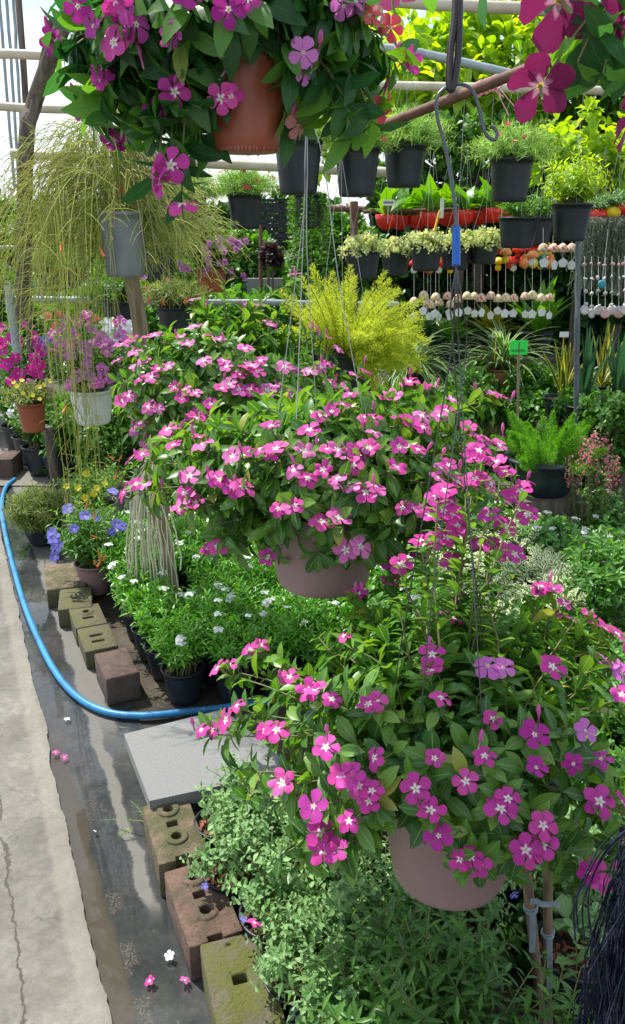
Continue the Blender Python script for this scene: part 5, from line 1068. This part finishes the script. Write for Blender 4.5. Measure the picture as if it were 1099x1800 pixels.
hang_simple(372, 474, 515, 38, .17, 'terra', 'petunia_pot', 'small terracotta pot of mauve petunias hanging far back', None, rnd(26, 355, 432, 420, 490, ['purp']) + rnd(6, 305, 350, 460, 485, ['purp']) + rnd(3, 415, 445, 535, 545, ['pink']), R=(.22, .18, .15), up_=.12, mat='grassy', fr=.019, size=.04, t=4.2)
hang_simple(310, 540, 585, 54, .18, 'black', 'potted_herb', 'black pot of feathery green plant behind the back periwinkle', None, None, R=(.22, .16, .1), mat='grassy', T=L_NEED, n=110, t=4.0, size=.05)
hang_simple(215, 530, 580, 50, .18, 'black', 'potted_herb', 'dark pot in the shadows behind the leaning post', None, rnd(10, 230, 300, 480, 540, ['purp', 'red'], .018), R=(.24, .16, .12), mat='mid', n=60, t=4.4)
# standing pots on the ground, left
def gp_(x, y, pr, ph, name, label, potm, H, Rr, size, T, mat, n, flowers=None, nodes=7, core=30, zmin=-.2, bag=False, up=.2, kinds=None):
    b = PZ(x, y, 0) + [0, pr*.7, .016]; root = thing(name, label, 'potted plant', tuple(b), 'potted plants along the left path')
    pot(root, b, pr*(.9 if bag else .72), pr, ph, M[potm], 28, .03 if bag else .06)
    C = b + [0, 0, ph + H*.45]; R = np.array([Rr, Rr, H*.6]); dome(root, C, R, b + [0, 0, ph*.85], n, nodes, size, T, [M[mat], M['stem']], spread=pr*.6, core=core, zmin=zmin, up=up)
    for f in flowers or []:
        p = ell_hit(f[0], f[1], C, R); flower(root, f[2], p, nrm(p-C)*.5 + UP*.4 + nrm(CAM-p)*.5, f[3])
    return root, C, R
gp_(104, 848, .13, .2, 'potted_shrub', 'round green shrub in the largest black pot by the hose end', 'black', .36, .19, .045, L_ROUND, 'mid', 60)
gp_(70, 842, .12, .2, 'potted_shrub', 'green shrub in a black pot, second in the line by the hose end', 'black', .34, .18, .04, L_ROUND, 'herb', 60)
gp_(52, 822, .12, .2, 'potted_shrub', 'white-flowered green shrub in a black pot, third in the line', 'black', .36, .2, .04, L_ROUND, 'herb', 70, [(30, 712, 'white', .03), (18, 725, 'white', .03), (60, 700, 'white', .025)])
gp_(30, 800, .12, .2, 'potted_shrub', 'green shrub at the far left end of the black pots', 'black', .5, .25, .045, L_ROUND, 'mid', 70)
gp_(-30, 770, .12, .2, 'potted_shrub', 'pale green shrub cut by the left edge of the photo', 'black', .7, .35, .05, L_ROUND, 'herb', 80)
gp_(160, 845, .12, .18, 'potted_shrub', 'leafy shrub behind the dark stub post', 'black', .4, .2, .045, L_ROUND, 'herb', 70)
gp_(200, 862, .09, .13, 'potted_shrub', 'terracotta pot with sparse shrub and orange blooms', 'terra', .4, .16, .04, L_ROUND, 'mid', 50)
gp_(245, 918, .085, .14, 'potted_seedling', 'rolled white grow bag with a thin sapling', 'bag', .3, .06, .07, L_LANCE, 'mid', 5, bag=True, core=0)
gp_(210, 905, .08, .15, 'potted_seedling', 'white grow bag behind the rolled one', 'bag', .22, .08, .05, L_LANCE, 'mid', 9, bag=True, core=0)
gp_(160, 935, .13, .13, 'yellow_flower_plant', 'bright green mound with yellow flowers between grow bags and grassy mound', 'bag', .22, .2, .04, L_LANCE, 'port', 110, [(118, 855, 'yel', .02), (137, 858, 'yel', .02), (150, 875, 'yel', .022), (170, 858, 'yel', .02), (110, 880, 'yel', .018), (165, 868, 'yel', .02), (152, 833, 'yel', .022), (135, 885, 'yel', .016), (185, 850, 'yel', .016)], bag=True)
r, C, R = gp_(70, 965, .1, .1, 'grassy_mound', 'dry greenish grassy mound at the edge of the path', 'black', .2, .19, .05, L_NEED, 'grassy', 320, nodes=16, zmin=-.75, core=200)
r, C, R = gp_(165, 1055, .085, .15, 'campanula_plant', 'blue-flowered plant in a purple pot beside the mossy kerb blocks', 'mauve', .3, .2, .055, L_LANCE, 'mid', 80, [(95, 945, 'blue', .03), (100, 958, 'blue', .03), (97, 978, 'blue', .025), (92, 935, 'blue', .022), (120, 895, 'blue', .028), (150, 907, 'blue', .026), (130, 930, 'blue', .022), (205, 922, 'blue', .026), (213, 925, 'blue', .026), (198, 865, 'blue', .026), (197, 935, 'blue', .02), (170, 912, 'blue', .015)], core=60)
shrub(330, 955, 3.75, (.3, .14, .1), .04, L_NEED, 'lime', 'golden_groundcover', 'low golden-green spreading plant behind the jasmine bed', n=110, nodes=14, cat='plant', zmin=-.2)
shrub(420, 900, 4.1, (.3, .2, .16), .05, L_ROUND, 'mid', 'leafy_shrub', 'green shrub seen under the back periwinkle')
shrub(290, 860, 4.3, (.2, .16, .2), .05, L_ROUND, 'dark', 'leafy_shrub', 'dark shrub just right of the grow bags')
shrub(520, 960, 3.9, (.25, .2, .14), .05, L_ROUND, 'mid', 'leafy_shrub', 'green shrub hidden behind the middle mauve pot')
root = thing('stub_post', 'short dark wooden stub post beside the black pots at left', 'post', tuple(PZ(100, 862, 0))); b = PZ(100, 862, 0)
MB().tubes(b + np.linspace(0, 1, 8)[:, None]*[-.01, 0, .42] + rng.normal(0, .002, (8, 3)), .032, 10).build('trunk', M['dwood'], root)
tag(MB().box(P(466, 510, 6), (.27, .06, .17), .05).build('stone_trough', M['granite'], smooth=False), 'rough grey stone slab standing in front of the far hedge', 'stone slab')
pipe([(466, 528, 6.02), (466, 1000, 8)], .02, 'dwood', 'thin leg under the far grey stone slab', 'leg_post', 'post')
pipe([(458, 395, 5.6), (459, 560, 5.7)], .014, 'rust', 'thin rusty upright behind the wires', 'thin_post', 'post')
shrub(476, 452, 5.5, (.1, .1, .1), .05, L_ROUND, 'maroon', 'maroon_plant', 'dark maroon ball-shaped plant beside the thin rusty upright', n=40, nodes=5, core=80)
# spindly green stem with orange/pink bud behind the back periwinkle handled by its shoots
# ------------------------------------------------------------ trees, hedges, far nursery
def tree(name, label, base, C, R, nclump, per, size, T, mat, tr=.06, group=None, cl=.25, cat='tree', droop=.2):
    base, C, R = map(lambda v: np.array(v, float), (base, C, R)); root = thing(name, label, cat, tuple(base), group)
    tk = np.linspace(0, 1, 8)[:, None]; fork = C - UP*R[2]*.5
    mb = MB().tubes(base + (fork-base)*tk + rng.normal(0, tr*.25, (8, 3)), tr*(1-.4*tk[:, 0]), 10)
    e = sph(nclump, -.75, 1); cc = C + e*R*rng.uniform(.45, 1., (nclump, 1))
    m = min(nclump, 26); mb.tubes(np.stack([np.tile(fork, (m, 1)), (fork+cc[:m])/2 + rng.normal(0, .08, (m, 3)), cc[:m]], 1), np.array([tr*.45, tr*.25, tr*.1]), 5)
    mb.build('trunk', M['dwood'], root)
    n = nclump*per; ctr = np.repeat(cc, per, 0); cr = np.repeat(rng.uniform(.6, 1.3, nclump), per); d = sph(n); p = ctr + d*R.min()*cl*cr[:, None]*rng.uniform(.2, 1, (n, 1))
    L = MB().leaves(T, p, d + rng.normal(0, .5, (n, 3)) + UP*(.3-droop), UP*.9 + d*.6 + rng.normal(0, .3, (n, 3)), size*rng.uniform(.6, 1.15, n))
    L.build('crown', [M[mat]], root); return root
def T_(x, y, t, R, *a, **k):
    C = P(x, y, t); return (np.array([C[0], C[1], 0]), C, R)
def mktree(name, label, x, y, t, R, nclump, per, size, T, mat, **k):
    b, C, R = T_(x, y, t, R); return tree(name, label, b, C, R, nclump, per, size, T, mat, **k)
mktree('broadleaf_tree', 'bright yellow-green broad-leaved tree filling the upper right', 860, 150, 6.3, (1.15, .7, .62), 110, 34, .15, L_BIG, 'bright', tr=.07)
mktree('broadleaf_tree', 'green broad-leaved tree behind the pots at the right edge', 1120, 230, 6.0, (.7, .5, .75), 70, 34, .12, L_BIG, 'mid', tr=.06)
mktree('broadleaf_tree', 'light green tree above the row of black pots in the centre', 660, 190, 7.5, (.8, .6, .6), 60, 34, .15, L_BIG, 'bright', tr=.06)
mktree('small_tree', 'small-leaved light green tree under the rusty slanting pipe', 820, 290, 5.9, (.8, .35, .35), 80, 60, .07, L_ROUND, 'herb', tr=.04)
mktree('small_tree', 'light green leafy branches at the far right above the moss', 1040, 300, 5.5, (.45, .3, .4), 50, 40, .08, L_ROUND, 'bright', tr=.04)
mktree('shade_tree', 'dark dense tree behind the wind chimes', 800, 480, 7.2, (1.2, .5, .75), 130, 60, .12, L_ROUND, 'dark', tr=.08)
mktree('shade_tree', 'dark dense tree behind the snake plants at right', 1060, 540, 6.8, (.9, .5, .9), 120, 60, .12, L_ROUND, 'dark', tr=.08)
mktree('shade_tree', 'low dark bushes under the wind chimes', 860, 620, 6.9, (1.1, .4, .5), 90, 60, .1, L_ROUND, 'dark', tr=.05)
mktree('clipped_shrub', 'green creeper-covered hedge section right of the maroon plant', 590, 470, 6.9, (.42, .3, .5), 90, 80, .05, L_ROUND, 'mid', tr=.04, cat='hedge', cl=.4)
mktree('clipped_shrub', 'small-leaved hedge section behind the far mauve petunias', 440, 480, 7.6, (.5, .3, .4), 80, 80, .06, L_ROUND, 'mid', tr=.04, cat='hedge', cl=.4)
mktree('far_tree', 'far green tree behind the wispy plant', 300, 470, 9.5, (1.0, .6, .6), 80, 60, .1, L_SIMPLE, 'mid', tr=.07)
mktree('far_tree', 'far bluish green tree low on the left horizon', 20, 420, 14, (1.5, .8, .75), 80, 60, .16, L_SIMPLE, 'mid', tr=.09)
mktree('far_tree', 'far tree partly behind the crooked post', 170, 440, 13, (1.3, .8, .8), 80, 60, .16, L_SIMPLE, 'herb', tr=.09)
mktree('far_tree', 'far dark tree in the centre distance', 480, 400, 13, (1.4, .8, .5), 80, 60, .16, L_SIMPLE, 'dark', tr=.09)
mktree('far_shrub', 'bright shrub at the left edge behind the rails', 0, 560, 7., (.5, .4, .5), 60, 60, .07, L_ROUND, 'herb', tr=.04, cat='shrub')
mktree('far_shrub', 'green shrub behind the hot pink petunias', 120, 600, 6., (.7, .4, .35), 70, 60, .07, L_ROUND, 'mid', tr=.04, cat='shrub')
mktree('far_shrub', 'shaded shrub between leaning post and lime fern', 400, 580, 5.6, (.8, .3, .3), 80, 60, .06, L_ROUND, 'mid', tr=.04, cat='shrub')
mktree('far_shrub', 'dark shrub behind the lime fern', 590, 600, 5.8, (.7, .3, .35), 80, 60, .07, L_ROUND, 'dark', tr=.04, cat='shrub')
mktree('far_shrub', 'shaded shrub behind the white hanging pot', 200, 760, 5.4, (.6, .3, .35), 70, 60, .06, L_ROUND, 'mid', tr=.04, cat='shrub')
# far fence panels of shade net
for i, (x, y0, y1, t, w_, lb) in enumerate([(470, 352, 424, 9, .8, 'dark shade-net panel far back in the centre'), (1075, 385, 470, 8.2, 1.6, 'dark shade-net panel far back at the right')]):
    a_, b_ = P(x, y0, t), P(x, y1, t); root = thing('shade_net', lb, 'shade net', tuple(b_), 'shade-net panels'); mb = MB()
    for q in range(9):
        z = a_[2] + (b_[2]-a_[2])*q/8; mb.box([a_[0], a_[1], z], (w_, .01, abs(a_[2]-b_[2])/8*(.9 if q % 3 else .55)))
    mb.build('net', M['net'], root, smooth=False)
    for sx in (-1, 1): MB().tubes(np.array([[a_[0]+sx*w_/2, a_[1]+.02, 0], [a_[0]+sx*w_/2, a_[1]+.02, a_[2]+.05]]), .02, 8).build('post', M['galv'], root)
# tangle of small weeds on the kerb
root = thing('weed', 'small yellow-green weed creeping out beside the tan block', 'weed', tuple(PZ(240, 1450, 0)))
mb = MB(); pts = [PZ(*q) for q in [(262, 1445, .05), (235, 1455, .03), (205, 1460, .01), (178, 1445, .01)]]; q0 = np.array([pts[0], pts[0], pts[1]]); q2 = np.array([PZ(180, 1442, .015), PZ(230, 1408, .05), PZ(205, 1475, .01)])
leafy(mb, q0, (q0+q2)/2 + [0, 0, .01], q2, 16, .014, L_NEED, t0=.1, sr=.001); mb.build('shoots', [M['port'], M['stem']], root)

# low fill plants hiding the floor behind the snake plants
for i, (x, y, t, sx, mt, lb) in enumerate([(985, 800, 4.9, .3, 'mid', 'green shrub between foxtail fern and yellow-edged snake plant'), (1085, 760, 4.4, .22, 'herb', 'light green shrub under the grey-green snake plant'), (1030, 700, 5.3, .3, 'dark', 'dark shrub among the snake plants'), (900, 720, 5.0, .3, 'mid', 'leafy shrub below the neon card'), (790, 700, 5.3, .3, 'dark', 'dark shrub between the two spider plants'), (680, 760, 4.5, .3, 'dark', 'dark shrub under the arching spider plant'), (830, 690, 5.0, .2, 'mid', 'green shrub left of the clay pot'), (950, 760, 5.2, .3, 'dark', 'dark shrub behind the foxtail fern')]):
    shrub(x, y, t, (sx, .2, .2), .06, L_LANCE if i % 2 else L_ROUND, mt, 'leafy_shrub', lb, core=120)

for i, (x, y, t, sx, mt, lb) in enumerate([(1045, 735, 4.5, .22, 'herb', 'light green shrub hiding the snake plant pots'), (1060, 740, 4.6, .22, 'mid', 'green shrub in front of the tall snake plants'), (975, 735, 4.8, .2, 'mid', 'green shrub in front of the yellow-edged snake plant'), (1085, 1000, 2.9, .25, 'mid', 'broad-leaved shrub at the right edge above the nearest periwinkle'), (1000, 1660, 1.9, .22, 'herb', 'leafy herb behind the bark-filled pot at the lower right')]):
    shrub(x, y, t, (sx, .2, .16), .055, L_LANCE if i % 2 else L_ROUND, mt, 'leafy_shrub', lb, core=120)
# closed buds on the big periwinkles
BM = MB().lathe([(0, 0), (.0012, 0), (.0014, .012), (.0032, .018), (.0024, .026), (0, .03)], seg=6).mesh('bud', [M['f_pink']])
for root, q, d in MBUD:
    o = bpy.data.objects.new('bud', BM); COL.objects.link(o); o.parent = root; o.location = tuple(q - OFF[root.name]); o.rotation_euler = Vector(d).to_track_quat('Z', 'Y').to_euler()

for i, (x, y, t, mt, lb) in enumerate([(1030, 712, 4.5, 'mid', 'green shrub standing before the dark snake plant'), (1078, 722, 4.2, 'herb', 'pale green shrub before the grey-green snake plant'), (940, 715, 4.9, 'mid', 'green shrub just above the foxtail fern')]):
    shrub(x, y, t, (.2, .18, .12), .05, L_ROUND, mt, 'leafy_shrub', lb, core=120)
